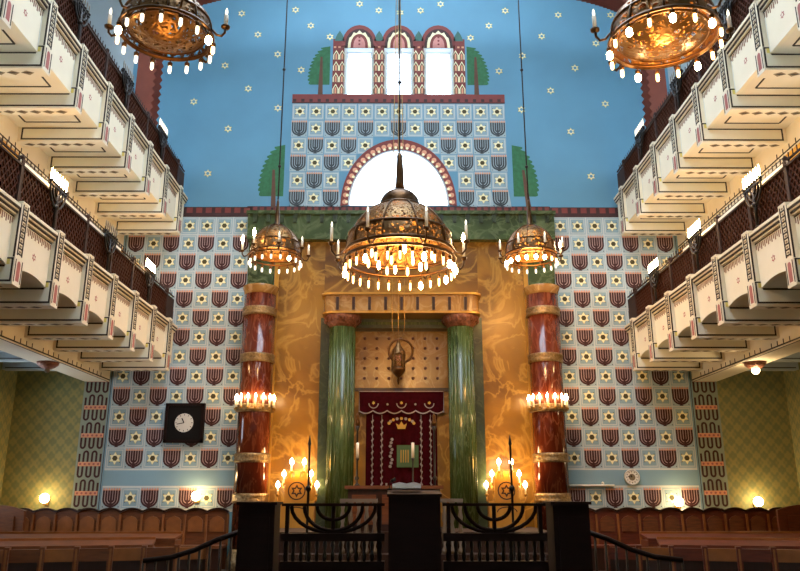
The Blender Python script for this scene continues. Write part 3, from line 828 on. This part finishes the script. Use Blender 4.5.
g = MB(); g.box(-3.52, 3.52, 15.72, 15.965, 7.06, 7.70, 'green_marble')
g.box(-3.55, 3.55, 15.66, 15.965, 7.66, 7.74, 'green_marble')
lt = tag(g.build('marble_lintel'), 'long green marble lintel spanning the ark wall over the two red columns', 'lintel')
for i in range(23):
    x = -3.35+i*.305
    k = MB(); k.prism([(x-.05, 7.66), (x+.05, 7.66), (x+.035, 7.46), (x-.035, 7.46)], 15.69, 15.72, 'green_dark'); k.build('drop_ornament', lt)
for s, w in ((-1, SQ), (1, RD)):
    p = MB(); p.box(s*2.90, s*3.50, 15.925, 15.965, 0, 7.12, 'green_marble')
    tag(p.build('marble_pier'), 'flat green marble pier behind the red column on the %s side' % w, 'pier', 'green piers behind the red columns')
    c = thing('marble_column', (s*3.10, 15.5, 0), 'tall red marble column on the %s side of the ark' % w, 'column', 'red marble columns')
    k = MB(); k.lathe([(.42, 0), (.42, .2), (.40, .24), (.37, .34), (.36, .4)], 'bandmetal', n=32); k.build('base', c)
    k = MB(); k.lathe([(.345, .4), (.345, 5.66)], 'red_marble', n=32); k.build('shaft', c)
    for z in (1.28, 2.08, 4.16, 5.18):
        k = MB(); k.lathe([(.345, z), (.372, z+.01), (.372, z+.06), (.36, z+.08), (.372, z+.13), (.372, z+.18), (.345, z+.19)], 'bandmetal', n=32); k.build('band', c)
    k = MB(); k.lathe([(.345, 5.66), (.355, 5.72), (.385, 5.80), (.39, 5.84), (.36, 5.86)], 'tan_marble', n=32); k.build('capital', c)
    # ring of candle lamps
    r = thing('candle_ring', (s*3.10, 15.5, 3.13), 'brass ring of lit candle lamps round the red column on the %s side' % w, 'wall lamp', 'candle rings on the red columns')
    k = MB(); k.lathe([(.35, -.02), (.40, .0), (.41, .04), (.38, .08), (.40, .12), (.36, .14)], 'bandmetal', n=32); k.build('ring', r)
    for i in range(10):
        a = PI+PI*(i+.5)/10*1.0
        a = PI*.92+PI*1.16*i/9
        x, y = .405*math.cos(a), .405*math.sin(a)
        k = MB(); k.lathe([(.014, .02), (.035, .06), (.03, .08)], 'brass', (x, y, 0), 8); k.tube([(x*.9, y*.9, .05), (x, y, .03)], .012, 'brass', 6)
        k.lathe([(.019, .08), (.019, .24), (.012, .245)], 'candle', (x, y, 0), 8); o = k.build('candle', r)
        k = MB(); k.lathe([(.010, .245), (.022, .275), (.019, .31), (.001, .36)], 'bulb_hot', (x, y, 0), 8); k.build('bulb', o)
    lamp('lamp_light', (s*-.1, -.62, .3), 12, r=.1, parent=r)
    # gold marble slab and its frame
    t = thing('marble_slab', (s*2.3, 15.96, 0), 'tall amber gold marble slab on the %s side of the ark portal' % w, 'wall panel', 'gold marble slabs of the ark wall')
    k = MB(); k.box(-.56, .56, -.03, .02, 0, 7.12, 'gold_marble'); k.build('slab', t)
    k = MB()
    ox = s*.53
    k.box(ox-.05, ox+.05, -.07, .0, 0, 7.10, 'gold_trim'); k.build('frame', t)
k = MB(); k.box(-1.74, 1.74, 15.93, 15.98, 5.6, 7.12, 'gold_marble'); tag(k.build('marble_slab'), 'wide amber gold marble slab above the ark portal, behind the central chandelier', 'wall panel', 'gold marble slabs of the ark wall')

# portal
pt = thing('ark_portal', (0, 15.4, 0), 'stone portal of the ark with two green columns and a tan cornice', 'portal')
def pp(mb, nm, parent=pt, loc=(0, -15.4, 0)):
    return mb.build(nm, parent, loc if parent is pt else (0, 0, 0))
for s in (-1, 1):
    k = MB(); k.lathe([(.265, .0), (.265, 4.93)], 'green_col', (s*1.27, 15.35, 0), 28)
    for i in range(20):
        a = 2*PI*i/20; k.tube([(s*1.27+.262*math.cos(a), 15.35+.262*math.sin(a), .3), (s*1.27+.262*math.cos(a), 15.35+.262*math.sin(a), 4.9)], .022, 'green_col', 5)
    cs = pp(k, 'column')
    k = MB(); k.lathe([(.27, 4.90), (.30, 4.95), (.37, 5.05), (.40, 5.13), (.38, 5.17)], 'capital', (s*1.27, 15.35, 0), 24); pp(k, 'capital', cs)
    for i in range(14):
        a = 2*PI*i/14; k = MB(); k.tube([(s*1.27+(.36+.035*math.cos(b))*math.cos(a), 15.35+(.36+.035*math.cos(b))*math.sin(a), 5.06+.055*math.sin(b)) for b in [2*PI*j/8 for j in range(8)]], .016, 'capital', 5, True); pp(k, 'scroll', cs)
    k = MB(); k.box(s*1.56, s*1.76, 15.55, 15.98, 0, 5.18, 'green_dark'); pp(k, 'jamb')
def rounded(x, y0, y1, r=.22):
    pts = [(-x, y1)]
    pts += [(-x+r-r*math.cos(PI/2*i/6), y0+r-r*math.sin(PI/2*i/6)) for i in range(7)]
    pts += [(x-r+r*math.sin(PI/2*i/6), y0+r-r*math.cos(PI/2*i/6)) for i in range(7)]
    return pts+[(x, y1)]
def slab(mb, pts, z0, z1, k):
    n = len(pts); v = [(x, y, z0) for x, y in pts]+[(x, y, z1) for x, y in pts]
    mb.add(v, [tuple(range(n))[::-1], tuple(range(n, 2*n))]+[(i, (i+1) % n, n+(i+1) % n, n+i) for i in range(n)], k)
k = MB(); slab(k, rounded(1.66, 14.98, 15.96), 5.17, 5.55, 'tan_marble')
for i in range(9):
    x = -1.36+.34*i; k.box(x-.03, x+.03, 14.955, 14.99, 5.22, 5.5, 'oak_dark')
pp(k, 'entablature')
k = MB(); slab(k, rounded(1.71, 14.93, 15.96), 5.55, 5.60, 'gold_trim'); slab(k, rounded(1.69, 14.95, 15.96), 5.15, 5.19, 'gold_trim'); pp(k, 'cornice_moulding')
k = MB(); k.box(-1.03, 1.03, 15.55, 15.96, 4.95, 5.17, 'green_dark'); k.box(-1.03, 1.03, 15.53, 15.56, 5.02, 5.08, 'green_col'); pp(k, 'inner_lintel')
k = MB(); k.box(-1.05, 1.05, 15.90, 15.97, 3.66, 4.97, 'tan_marble'); sp = pp(k, 'studded_panel')
for i in range(7):
    for j in range(5):
        k = MB(); k.ball((-.81+.267*i, 15.895, 4.79-.222*j), .034, 'stud', 8); pp(k, 'stud', sp)
for s in (-1, 1):
    k = MB(); k.box(s*.76, s*1.05, 15.92, 15.97, 0, 3.66, 'gold_marble'); pp(k, 'side_panel')
k = MB(); k.box(-.78, .78, 15.93, 15.97, 0, 3.66, 'ebony'); pp(k, 'ark_door')
k = MB(); k.box(-1.03, 1.03, 15.80, 15.9, 3.62, 3.68, 'oak_dark'); pp(k, 'curtain_rail')

# curtain with embroidery
cu = thing('ark_curtain', (0, 15.82, .9), 'maroon velvet curtain with silver and gold embroidery hanging before the ark', 'curtain')
k = MB(); n = 48
for j in range(2):
    for i in range(n):
        xa, xb = -.76+1.52*i/n, -.76+1.52*(i+1)/n
        ya, yb = .02*math.sin(i*.9)+j*.02, .02*math.sin((i+1)*.9)+j*.02
        k.quad((xa, ya, 0), (xb, yb, 0), (xb, yb, 2.72), (xa, ya, 2.72), 'velvet')
k.build('cloth', cu)
em = MB()
yy = -.028
for s in (-1, 1):
    for q in (.42, .62):
        stroke(em, [(s*q, .25), (s*q, 2.2)], .010, yy, 'silver_thread')
        for i in range(14):
            em.decal([(s*q, .3+.13*i), (s*(q+.03), .36+.13*i), (s*q, .40+.13*i)], yy-.002, 'silver_thread')
            em.decal([(s*q, .33+.13*i), (s*(q-.03), .39+.13*i), (s*q, .43+.13*i)], yy-.002, 'silver_thread')
for i in range(11):
    a = PI+PI*(i+.5)/11; em.decal(rect(.0+.32*math.cos(a)-.02, .32*math.cos(a)+.02, .78+.22*math.sin(a)-.03, .78+.22*math.sin(a)+.03), yy, 'silver_thread')
for i in range(9):
    a = PI*(i+.5)/9; em.decal(ngon(.27*math.cos(a), 2.0+.12*math.sin(a), .035, 6), yy, 'silver_thread' if i % 2 else 'gold_thread')
em.decal([(-.08, 1.90), (.08, 1.90), (.12, 2.02), (.05, 1.98), (0, 2.06), (-.05, 1.98), (-.12, 2.02)], yy-.002, 'gold_thread')
for i in range(9): em.decal(ngon(-.24+.02*(i % 3), 1.12+.07*i, .035, 6), yy, 'silver_thread')
em.build('embroidery', cu)
k = MB(); k.box(-.10, .36, -.036, -.026, 1.10, 1.56, 'plaque_green')
for j in range(4): k.decal(rect(-.02+.05*j, .0+.05*j, 1.2, 1.46), -.039, 'gold_thread')
k.build('green_cloth_plaque', cu)
va = thing('curtain_valance', (0, 15.77, 3.1), 'maroon scalloped valance with silver trim above the ark curtain', 'valance')
n = 6
sc = [(-.92+1.84*t/60, .06-.06*abs(math.sin(PI*t/60*n))) for t in range(61)]
k = MB(); k.prism(sc+[(.92, .52), (-.92, .52)], 0, .02, 'velvet'); k.build('cloth', va)
k = MB(); stroke(k, [(x, z+.025) for x, z in sc], .025, -.004, 'silver_thread'); stroke(k, [(-.91, .05), (-.91, .5), (.91, .5), (.91, .05)], .02, -.004, 'silver_thread'); k.build('trim', va)
k = MB()
for x in (-.6, 0, .6):
    stroke(k, [(x+.1*math.cos(PI*1.0+PI*i/10), .24+.1*math.sin(PI+PI*i/10)) for i in range(11)], .02, -.005, 'silver_thread')
    k.decal(star_pts(x, .25, .04), -.006, 'gold_thread')
for x in (-.3, .3): k.decal(ngon(x, .22, .025, 6), -.005, 'silver_thread')
k.build('embroidery', va)

# eternal lamp on its chains
el = thing('eternal_lamp', (-.07, 14.9, 4.2), 'hanging bronze eternal lamp on thin chains before the studded panel', 'hanging lamp')
k = MB(); k.lathe([(.01, -.58), (.03, -.5), (.02, -.44), (.10, -.36), (.15, -.28), (.13, -.22)], 'bronze', n=14); k.build('finial', el)
k = MB(); k.lathe([(.12, -.22), (.13, .0), (.15, .05)], 'filigree_fine', n=14, caps=False); k.build('lamp_cup', el)
k = MB(); k.lathe([(.075, -.2), (.085, .0), (.06, .03)], 'pink', n=12); k.build('red_glass', el)
for i in range(6):
    a = 2*PI*i/6; k = MB(); k.tube([(.13*math.cos(a), .13*math.sin(a), -.22), (.14*math.cos(a), .14*math.sin(a), .05)], .012, 'bronze', 6); k.build('cup_bar', el)
k = MB(); k.tube([(.25*math.cos(2*PI*i/24)+.05, 0, .12+.25*math.sin(2*PI*i/24)) for i in range(24)], .026, 'bronze', 6, True); k.build('hoop', el)
k = MB(); k.lathe([(.15, .05), (.12, .14), (.05, .24), (.02, .36)], 'filigree', n=14, caps=False); k.build('lamp_hood', el)
for x in (-.13, 0, .13):
    k = MB(); k.tube([(x*.5, 0, .3), (x, 0, .62), (x, 0, 3.2), (x*.2, 0, 10.0), (x*.2, 0, 11.4)], .008, 'brass', 5); k.build('chain', el)

# stepped golden candle shrines
def shrine(s, label):
    r = thing('candle_shrine', (s*2.14, 15.45, .8), label, 'candelabrum', 'golden candelabra by the ark columns')
    k = MB()
    k.prism([(-.36, 0), (.36, 0), (.36, .52), (.24, .52), (.24, .95), (.2, .95), (.2, 1.08), (.13, 1.08), (.13, .98), (.05, .98), (.05, 1.1), (-.05, 1.1), (-.05, .98), (-.13, .98), (-.13, 1.08), (-.2, 1.08), (-.2, .95), (-.24, .95), (-.24, .52), (-.36, .52)], -.06, .06, 'gold_trim'); b = k.build('body', r)
    k = MB(); stroke(k, [(.2*math.cos(PI*i/10), .3+.1*math.sin(PI*i/10)) for i in range(11)], .02, -.064, 'oak_dark'); k.build('arch_emblem', b)
    k = MB()
    stroke(k, [(.17*math.cos(2*PI*i/16), .72+.17*math.sin(2*PI*i/16)) for i in range(17)], .025, -.064, 'oak_dark')
    k.decal(star_pts(0, .72, .13), -.064, 'oak_dark'); k.decal(star_pts(0, .72, .07), -.067, 'gold_trim'); k.build('star_emblem', b)
    for x, z in ((-.40, .78), (-.28, 1.00), (-.13, 1.24), (.13, 1.24), (.28, 1.00), (.40, .78)):
        k = MB(); k.tube([(x*.8, 0, z-.30), (x, 0, z-.26), (x, 0, z-.16)], .014, 'brass', 6); k.lathe([(.012, z-.18), (.04, z-.14), (.035, z-.12)], 'brass', (x, 0, 0), 8)
        k.lathe([(.018, z-.12), (.018, z)], 'candle', (x, 0, 0), 8); o = k.build('arm', r)
        k = MB(); k.lathe([(.012, z), (.045, z+.04), (.04, z+.08), (.001, z+.14)], 'bulb_hot', (x, 0, 0), 8); k.build('bulb', o)
    lamp('lamp_light', (0, -.22, 1.15), 20, '#ffb04e', r=.14, parent=r)
shrine(-1, 'golden stepped candelabrum with lit bulbs, ark side nearest the square clock')
shrine(1, 'golden stepped candelabrum with lit bulbs, ark side nearest the round clock')

# ark platform and desk
k = MB(); k.box(-2.85, 2.85, 13.1, 15.9, 0, .45, 'carpet'); k.box(-2.7, 2.7, 13.5, 15.9, .45, .8, 'carpet'); struct(k.build('trim_2'))
t = thing('reading_table', (-.15, 13.95, .8), 'brown wooden table standing in front of the maroon ark curtain', 'table')
k = MB(); k.box(-.9, .9, -.3, .3, .74, .80, 'oak'); k.build('table_top', t)
k = MB(); k.box(-.84, .84, -.25, .25, .0, .74, 'oak_dark'); k.build('body', t)
for x in (-.55, 0, .55):
    k = MB(); k.box(x-.22, x+.22, -.27, -.24, .12, .64, 'oak'); k.build('panel', t)
for s, w in ((-1, SQ), (1, RD)):
    x = -.30+s*.52
    r = thing('candle_holder', (x-.02, 13.95, 1.6), 'white candle in a dark holder on the brown table, %s side' % w, 'candle', 'candles on the table before the ark')
    k = MB(); k.lathe([(.06, 0), (.05, .02), (.015, .05), (.015, .44), (.035, .5)], 'iron', n=10); k.build('stand', r)
    k = MB(); k.lathe([(.028, .5), (.028, .78), (.01, .79)], 'white', n=10); k.build('candle', r)
    r = thing('torchere', (-.12+s*.76, 14.6, .8), 'thin dark torchere pole beside the ark curtain, %s side' % w, 'floor candlestick', 'torcheres before the ark')
    k = MB(); k.lathe([(.12, 0), (.1, .03), (.025, .08), (.02, .9), (.05, .95), (.02, 1.0), (.02, 1.85), (.05, 1.95)], 'iron', n=12); k.build('pole', r)
    k = MB(); k.lathe([(.05, 1.95), (.055, 2.02), (.03, 2.1), (.04, 2.14), (.005, 2.22)], 'bronze', n=12); k.build('finial', r)
    # silver balustrade on the steps
    b = thing('step_balustrade', (-.02+s*.75, 13.25, .45), 'pale grey turned balustrade on the ark steps, %s side' % w, 'balustrade', 'balustrades on the ark steps')
    k = MB(); k.box(-.33, .33, -.05, .05, .86, .92, 'grey_stone'); k.build('rail', b)
    for i in range(5):
        k = MB(); k.lathe([(.05, 0), (.05, .06), (.025, .12), (.055, .3), (.025, .5), (.045, .6), (.025, .72), (.045, .86)], 'grey_stone', (-.28+.14*i, 0, 0), 10); k.build('baluster', b)

# ------------------------------------------------------------------ clocks and wall fittings
c = thing('wall_clock', (-4.68, 15.97, 2.94), 'large square black wall clock with a small round dial on the tiled wall', 'clock')
k = MB(); k.box(-.42, .42, -.07, .02, -.42, .42, 'black'); 
for a in (((-.42, -.42), (.42, -.36)), ((-.42, .36), (.42, .42)), ((-.42, -.42), (-.36, .42)), ((.36, -.42), (.42, .42))):
    k.box(a[0][0], a[1][0], -.09, -.06, a[0][1], a[1][1], 'ebony')
k.build('case', c)
k = MB(); k.add([(.20*math.cos(2*PI*i/32), -.075, .20*math.sin(2*PI*i/32)) for i in range(32)], [tuple(range(32))], 'dial')
for i in range(12):
    a = PI/6*i; k.bar((.155*math.sin(a), -.078, .155*math.cos(a)), (.185*math.sin(a), -.078, .185*math.cos(a)), .012, .004, 'black', up=(0, 1, 0))
k.build('dial', c)
k = MB(); k.bar((0, -.083, 0), (-.155, -.083, -.03), .016, .004, 'black', up=(0, 1, 0)); k.build('minute_hand', c)
k = MB(); k.bar((0, -.086, 0), (-.05, -.086, .095), .022, .004, 'black', up=(0, 1, 0)); k.build('hour_hand', c)
c = thing('wall_clock', (4.9, 15.97, 1.80), 'small round white wall clock on the plain green-blue band', 'clock')
k = MB(); k.tube([(.15*math.cos(2*PI*i/28), -.02, .15*math.sin(2*PI*i/28)) for i in range(28)], .018, 'dial', 8, True); k.build('rim', c)
k = MB(); k.add([(.15*math.cos(2*PI*i/28), -.02, .15*math.sin(2*PI*i/28)) for i in range(28)], [tuple(range(28))], 'white')
for i in range(12):
    a = PI/6*i; k.bar((.10*math.sin(a), -.023, .10*math.cos(a)), (.125*math.sin(a), -.023, .125*math.cos(a)), .012, .004, 'black', up=(0, 1, 0))
k.add([(.07*math.cos(2*PI*i/16), -.024, .07*math.sin(2*PI*i/16)) for i in range(16)], [tuple(range(16))], 'leafline'); k.build('dial', c)
k = MB(); k.bar((0, -.028, 0), (-.09, -.028, .02), .01, .004, 'black', up=(0, 1, 0)); k.build('minute_hand', c)
k = MB(); k.bar((0, -.031, 0), (-.03, -.031, .055), .014, .004, 'black', up=(0, 1, 0)); k.build('hour_hand', c)
c = thing('tube_lamp', (4.03, 15.95, 1.63), 'thin cream tube lamp fixed level on the wall beside the red column', 'wall lamp')
k = MB(); k.box(-.48, .48, -.03, .04, -.02, .02, 'cream'); k.build('housing', c)
k = MB(); k.tube([(-.46, -.05, 0), (.46, -.05, 0)], .02, 'white', 8); k.build('tube', c)
k = MB(); k.lathe([(.03, .02), (.03, .06), (.01, .08)], 'white', (.24, 0, 0), 8); k.build('knob', c)

def wall_bulb(x, z, y, label):
    r = thing('wall_lamp', (x, y, z), label, 'wall lamp', 'glowing bulbs behind the stalls')
    k = MB(); k.box(-.05, .05, .04, .10, -.12, .06, 'brass'); k.tube([(0, .06, -.05), (0, -.02, -.09), (0, -.03, -.05)], .012, 'brass', 6); k.build('bracket', r)
    k = MB(); k.ball((0, -.03, .02), .10, 'lamp_glass', 12); k.build('bulb', r)
    lamp('lamp_light', (0, -.2, .04), 9, '#ffcf8a', r=.08, parent=r)
wall_bulb(-7.46, 1.36, 15.88, 'glowing wall bulb on the green damask, square clock side')
wall_bulb(-4.30, 1.40, 15.88, 'glowing wall bulb on the tiles below the square clock')
wall_bulb(5.81, 1.28, 15.88, 'glowing wall bulb on the tiles near the round clock')
wall_bulb(7.48, 1.28, 15.88, 'glowing wall bulb on the green damask, round clock side')
def ceil_lamp(s, y, lit, label):
    r = thing('ceiling_lamp', (s*6.65, y, 3.84), label, 'ceiling lamp')
    k = MB(); k.lathe([(.20, 0), (.19, -.05), (.13, -.10), (.06, -.13)], 'capital', n=18); k.build('bowl', r)
    k = MB(); k.ball((0, 0, -.15), .075 if lit else .05, 'lamp_glass' if lit else 'bulb_off', 10); k.build('bulb', r)
    if lit: lamp('lamp_light', (0, 0, -.32), 18, '#ffd7a0', r=.08, parent=r)
ceil_lamp(-1, 13.5, False, 'unlit dark bowl lamp under the gallery girder, square clock side')
ceil_lamp(1, 13.5, True, 'lit bowl lamp under the gallery girder, round clock side')

# ------------------------------------------------------------------ stalls and pews
def stall_row(s, label):
    r = thing('choir_stall', (s*5.98, 15.62, 0), label, 'pew', 'scalloped stall rows along the end wall')
    L = 4.86; n = 11; w = L/n; wood = 'oak' if s < 0 else 'oak_red'
    def top(x, z=1.10):
        t = ((x+L/2) % w)/w; return z+.075*math.sin(PI*t)**.7
    pts = [(-L/2+L*i/90, top(-L/2+L*min(i, 89.999)/90)) for i in range(91)]
    k = MB(); k.prism([(-L/2, 0)]+pts+[(L/2, 0)], 0, .06, wood); bk = k.build('backrest', r)
    k = MB(); stroke_pts = [(x, z-.0) for x, z in pts]
    for i in range(90): k.bar((pts[i][0], .0, pts[i][1]), (pts[i+1][0], .0, pts[i+1][1]), .09, .035, 'oak_dark')
    k.build('top_moulding', r)
    for i in range(n):
        cx = -L/2+w*(i+.5)
        k = MB(); k.prism([(cx-w*.33, .72), (cx+w*.33, .72), (cx+w*.33, .94), (cx+w*.2, 1.0), (cx, 1.03), (cx-w*.2, 1.0), (cx-w*.33, .94)], -.025, .0, 'oak_light' if s < 0 else 'oak'); k.build('raised_panel', r)
    for i in range(n+1):
        cx = -L/2+w*i
        k = MB(); k.box(cx-.02, cx+.02, -.04, .0, .45, 1.06, 'oak_light'); k.build('divider', r)
    k = MB(); k.box(-L/2, L/2, -.45, .0, .42, .47, wood); k.build('seat', r)
    k = MB(); k.box(-L/2, L/2, -.40, -.36, .0, .42, 'oak_dark'); k.build('base_board', r)
stall_row(-1, 'row of scalloped brown wooden stalls below the square clock')
stall_row(1, 'row of scalloped red-brown wooden stalls below the round clock')
# taller end stalls against the side walls
for s, w in ((-1, SQ), (1, RD)):
    r = thing('end_stall', (s*7.75, 14.6, 0), 'taller wooden end stall in front of the scalloped row, %s side' % w, 'pew', 'taller end stalls')
    wood = 'oak' if s < 0 else 'oak_red'
    pts = [(-.5+1.0*i/20, 1.15+.10*math.sin(PI*i/20)) for i in range(21)]
    k = MB(); k.prism([(-.5, 0)]+pts+[(.5, 0)], 0, .07, wood); k.build('backrest', r)
    k = MB(); k.box(-.32, .32, -.03, 0, .5, 1.05, wood); k.build('raised_panel', r)
    k = MB(); k.box(-.5, .5, -.4, 0, .42, .47, 'oak_dark'); k.build('seat', r)
    for x in (-.45, .45):
        k = MB(); k.box(x-.04, x+.04, -.4, -.33, 0, .42, 'oak_dark'); k.build('leg', r)

def desk_row(s, x, y, L, z, rz, label):
    r = thing('prayer_desk', (x, y, 0), label, 'desk', 'long prayer desks', rz)
    wood = 'oak' if s < 0 else 'oak_red'
    k = MB(); k.add([(-L/2, -.2, z-.06), (L/2, -.2, z-.06), (L/2, .22, z), (-L/2, .22, z), (-L/2, -.2, z-.10), (L/2, -.2, z-.10), (L/2, .22, z-.04), (-L/2, .22, z-.04)], [(0, 1, 2, 3), (7, 6, 5, 4), (0, 4, 5, 1), (1, 5, 6, 2), (2, 6, 7, 3), (3, 7, 4, 0)], wood); k.build('desk_top', r)
    k = MB(); k.bar((-L/2, .22, z+.01), (L/2, .22, z+.01), .05, .05, 'oak_light'); k.build('top_rail', r)
    k = MB(); k.box(-L/2, L/2, -.19, -.16, z-.24, z-.10, wood); k.box(-L/2, L/2, -.205, -.16, z-.20, z-.185, 'oak_light'); k.build('front_board', r)
    n = max(2, int(L/.55)); 
    for i in range(n+1):
        xx = -L/2+.04+(L-.08)*i/n
        k = MB(); k.box(xx-.04, xx+.04, -.20, .2, 0, z-.1, wood); k.build('post', r)
    k = MB(); k.box(-L/2+.04, L/2-.04, .1, .13, .05, z-.1, 'oak_dark'); k.build('back_board', r)
def pew_row(s, x, y, L, z, rz, label):
    r = thing('pew', (x, y, 0), label, 'pew', 'wooden pews by the bima', rz)
    wood = 'oak' if s < 0 else 'oak_red'
    n = max(2, round(L/.42))
    for i in range(n+1):
        xx = -L/2+L*i/n
        k = MB(); k.box(xx-.035, xx+.035, -.06, .06, 0, z+.03, wood); k.box(xx-.012, xx+.012, -.066, -.06, 0, z, 'oak_light'); k.build('post', r)
    for i in range(n):
        a, b = -L/2+L*i/n+.035, -L/2+L*(i+1)/n-.035
        k = MB(); k.box(a, b, -.03, .03, z-.16, z, 'oak_light' if i % 2 else wood); k.build('back_rail', r)
        k = MB(); k.box(a, b, -.01, .02, .1, z-.16, 'oak_dark'); k.build('back_panel', r)
    k = MB(); k.box(-L/2, L/2, .06, .45, .40, .45, wood); k.build('seat', r)
    k = MB(); k.box(-L/2, L/2, .38, .42, 0, .40, 'oak_dark'); k.build('base_board', r)
desk_row(-1, -5.75, 12.9, 3.9, .80, 0, 'long brown prayer desk before the scalloped stalls, square clock side')
desk_row(1, 5.95, 12.9, 3.7, .79, 0, 'long red-brown prayer desk before the scalloped stalls, round clock side')
desk_row(-1, -5.1, 11.4, 2.6, .77, math.radians(12), 'shorter brown prayer desk behind the near pew, square clock side')
desk_row(1, 5.2, 11.4, 2.6, .76, math.radians(-12), 'shorter red-brown prayer desk behind the near pew, round clock side')
pew_row(-1, -4.35, 10.05, 3.4, .74, math.radians(14), 'near brown pew with upright posts, square clock side')
pew_row(1, 4.45, 10.05, 3.4, .73, math.radians(-14), 'near red-brown pew with upright posts, round clock side')

# ------------------------------------------------------------------ bima
k = MB(); k.box(-1.93, 2.08, 7.42, 10.4, 0, .35, 'ebony'); struct(k.build('trim_3'))
for s, w in ((-1, SQ), (1, RD)):
    p = thing('bima_pedestal', (.075+s*1.655, 7.92, .35), 'dark brown corner pedestal of the bima on the %s side' % w, 'pedestal', 'corner pedestals of the bima')
    k = MB(); k.box(-.19, .19, -.2, .2, 0, .97, 'ebony'); k.build('body', p)
    k = MB(); k.box(-.215, .215, -.22, .22, .97, 1.0, 'ebony'); k.build('top_board', p)
    k = MB(); k.box(-.14, .14, -.21, -.2, .12, .85, 'ebony'); k.build('panel', p)
    b = thing('bima_railing', (.075+s*.86, 7.87, .35), 'dark bima railing with a menorah grille, between lectern and %s side pedestal' % w, 'railing', 'bima railings')
    k = MB(); k.box(-.55, .55, -.04, .04, .955, .985, 'ebony'); k.build('top_rail', b)
    k = MB(); k.box(-.55, .55, -.05, .05, .60, .68, 'ebony'); k.build('middle_rail', b)
    k = MB(); k.box(-.55, .55, -.05, .05, 0, .40, 'ebony'); k.build('bottom_board', b)
    for i in range(13):
        x = -.5+1.0*i/12
        k = MB(); k.lathe([(.018, .40), (.026, .45), (.014, .5), (.024, .56), (.016, .60)], 'iron', (x, 0, 0), 8); k.build('baluster', b)
    gm = MB(); gm.tube([(0, 0, .68), (0, 0, .955)], .022, 'ebony', 8); gr = gm.build('grille_stem', b)
    for r in (.14, .25, .36):
        q = MB(); q.tube([(r*1.25*math.cos(PI+PI*i/14), 0, .955+min(r, .27)*math.sin(PI+PI*i/14)) for i in range(15)], .022, 'ebony', 6); q.build('grille_arc', b)
    for x in (-.49, .49):
        q = MB(); q.box(x-.02, x+.02, -.03, .03, .4, .96, 'ebony'); q.build('end_post', b)
    f = thing('candle_pole', (.04+s*1.12, 8.03, .35), 'slim dark pointed pole rising from the bima railing, %s side' % w, 'pole', 'pointed poles on the bima')
    q = MB(); q.lathe([(.05, 0), (.04, .03), (.014, .06), (.014, 1.1), (.03, 1.13), (.012, 1.17), (.012, 1.6), (.02, 1.62), (.002, 1.72)], 'iron', n=10); q.build('shaft', f)
    q = MB(); q.ball((0, 0, 1.14), .034, 'iron', 8); q.build('knob', f)
    h = thing('stair_railing', (.075+s*2.05, 8.2, 0), 'curved dark stair railing running down from the bima, %s side' % w, 'railing', 'bima stair railings')
    P = [(s*-.16, 0, 1.04), (s*.1, 0, .95), (s*.35, 0, .84), (s*.6, 0, .765), (s*.9, 0, .73)]
    q = MB(); q.tube(P, .028, 'ebony', 8); q.build('handrail', h)
    for i in range(10):
        t = i/9*4; a = int(min(t, 3)); u = t-a
        x = P[a][0]*(1-u)+P[a+1][0]*u; z = P[a][2]*(1-u)+P[a+1][2]*u
        q = MB(); q.lathe([(.022, 0), (.014, .1), (.026, .3), (.014, .5), (.014, z)], 'iron', (x, 0, 0), 8); q.build('baluster', h)
le = thing('lectern', (.08, 7.97, .35), 'dark wooden lectern at the centre of the bima with an open white book', 'lectern')
k = MB(); k.box(-.275, .275, -.22, .22, 0, 1.05, 'ebony'); k.build('body', le)
k = MB(); k.add([(-.29, -.24, 1.05), (.29, -.24, 1.05), (.29, .24, 1.05), (-.29, .24, 1.05), (-.29, -.24, 1.08), (.29, -.24, 1.08), (.29, .24, 1.12), (-.29, .24, 1.12)], [(3, 2, 1, 0), (4, 5, 6, 7), (0, 1, 5, 4), (1, 2, 6, 5), (2, 3, 7, 6), (3, 0, 4, 7)], 'ebony'); k.build('slanted_top', le)
k = MB(); k.box(-.2, .2, -.23, -.22, .15, .9, 'ebony'); k.build('panel', le)
bk = thing('prayer_book', (.0, 8.0, 1.475), 'open white book lying on the dark lectern', 'book')
k = MB(); k.box(-.16, .16, -.1, .1, 0, .015, 'oak_dark'); k.build('cover', bk)
k = MB(); k.prism([(-.155, .015), (.155, .015), (.155, .06), (.08, .08), (0, .065), (-.08, .08), (-.155, .06)], -.1, .1, 'white'); k.build('pages', bk)
mc = thing('microphone', (-.19, 8.12, 1.475), 'small black microphone at the edge of the lectern', 'microphone')
k = MB(); k.lathe([(.03, 0), (.03, .01), (.008, .02)], 'black', n=10); k.tube([(0, 0, .015), (0, .02, .07), (.03, .03, .1)], .006, 'black', 6); k.build('neck', mc)
k = MB(); k.tube([(.02, .03, .095), (.07, .035, .115)], [.018, .022], 'black', 8); k.build('head', mc)

# ------------------------------------------------------------------ daylight
w = bpy.data.worlds.new('world'); SC.world = w; w.use_nodes = True
bg = w.node_tree.nodes['Background']
bg.inputs[0].default_value = (0.80, 0.90, 1.0, 1); bg.inputs[1].default_value = 9.0
SC.view_settings.view_transform = 'Standard'
SC.view_settings.look = 'None'
SC.view_settings.gamma = 1.0
SC.view_settings.exposure = 0.3
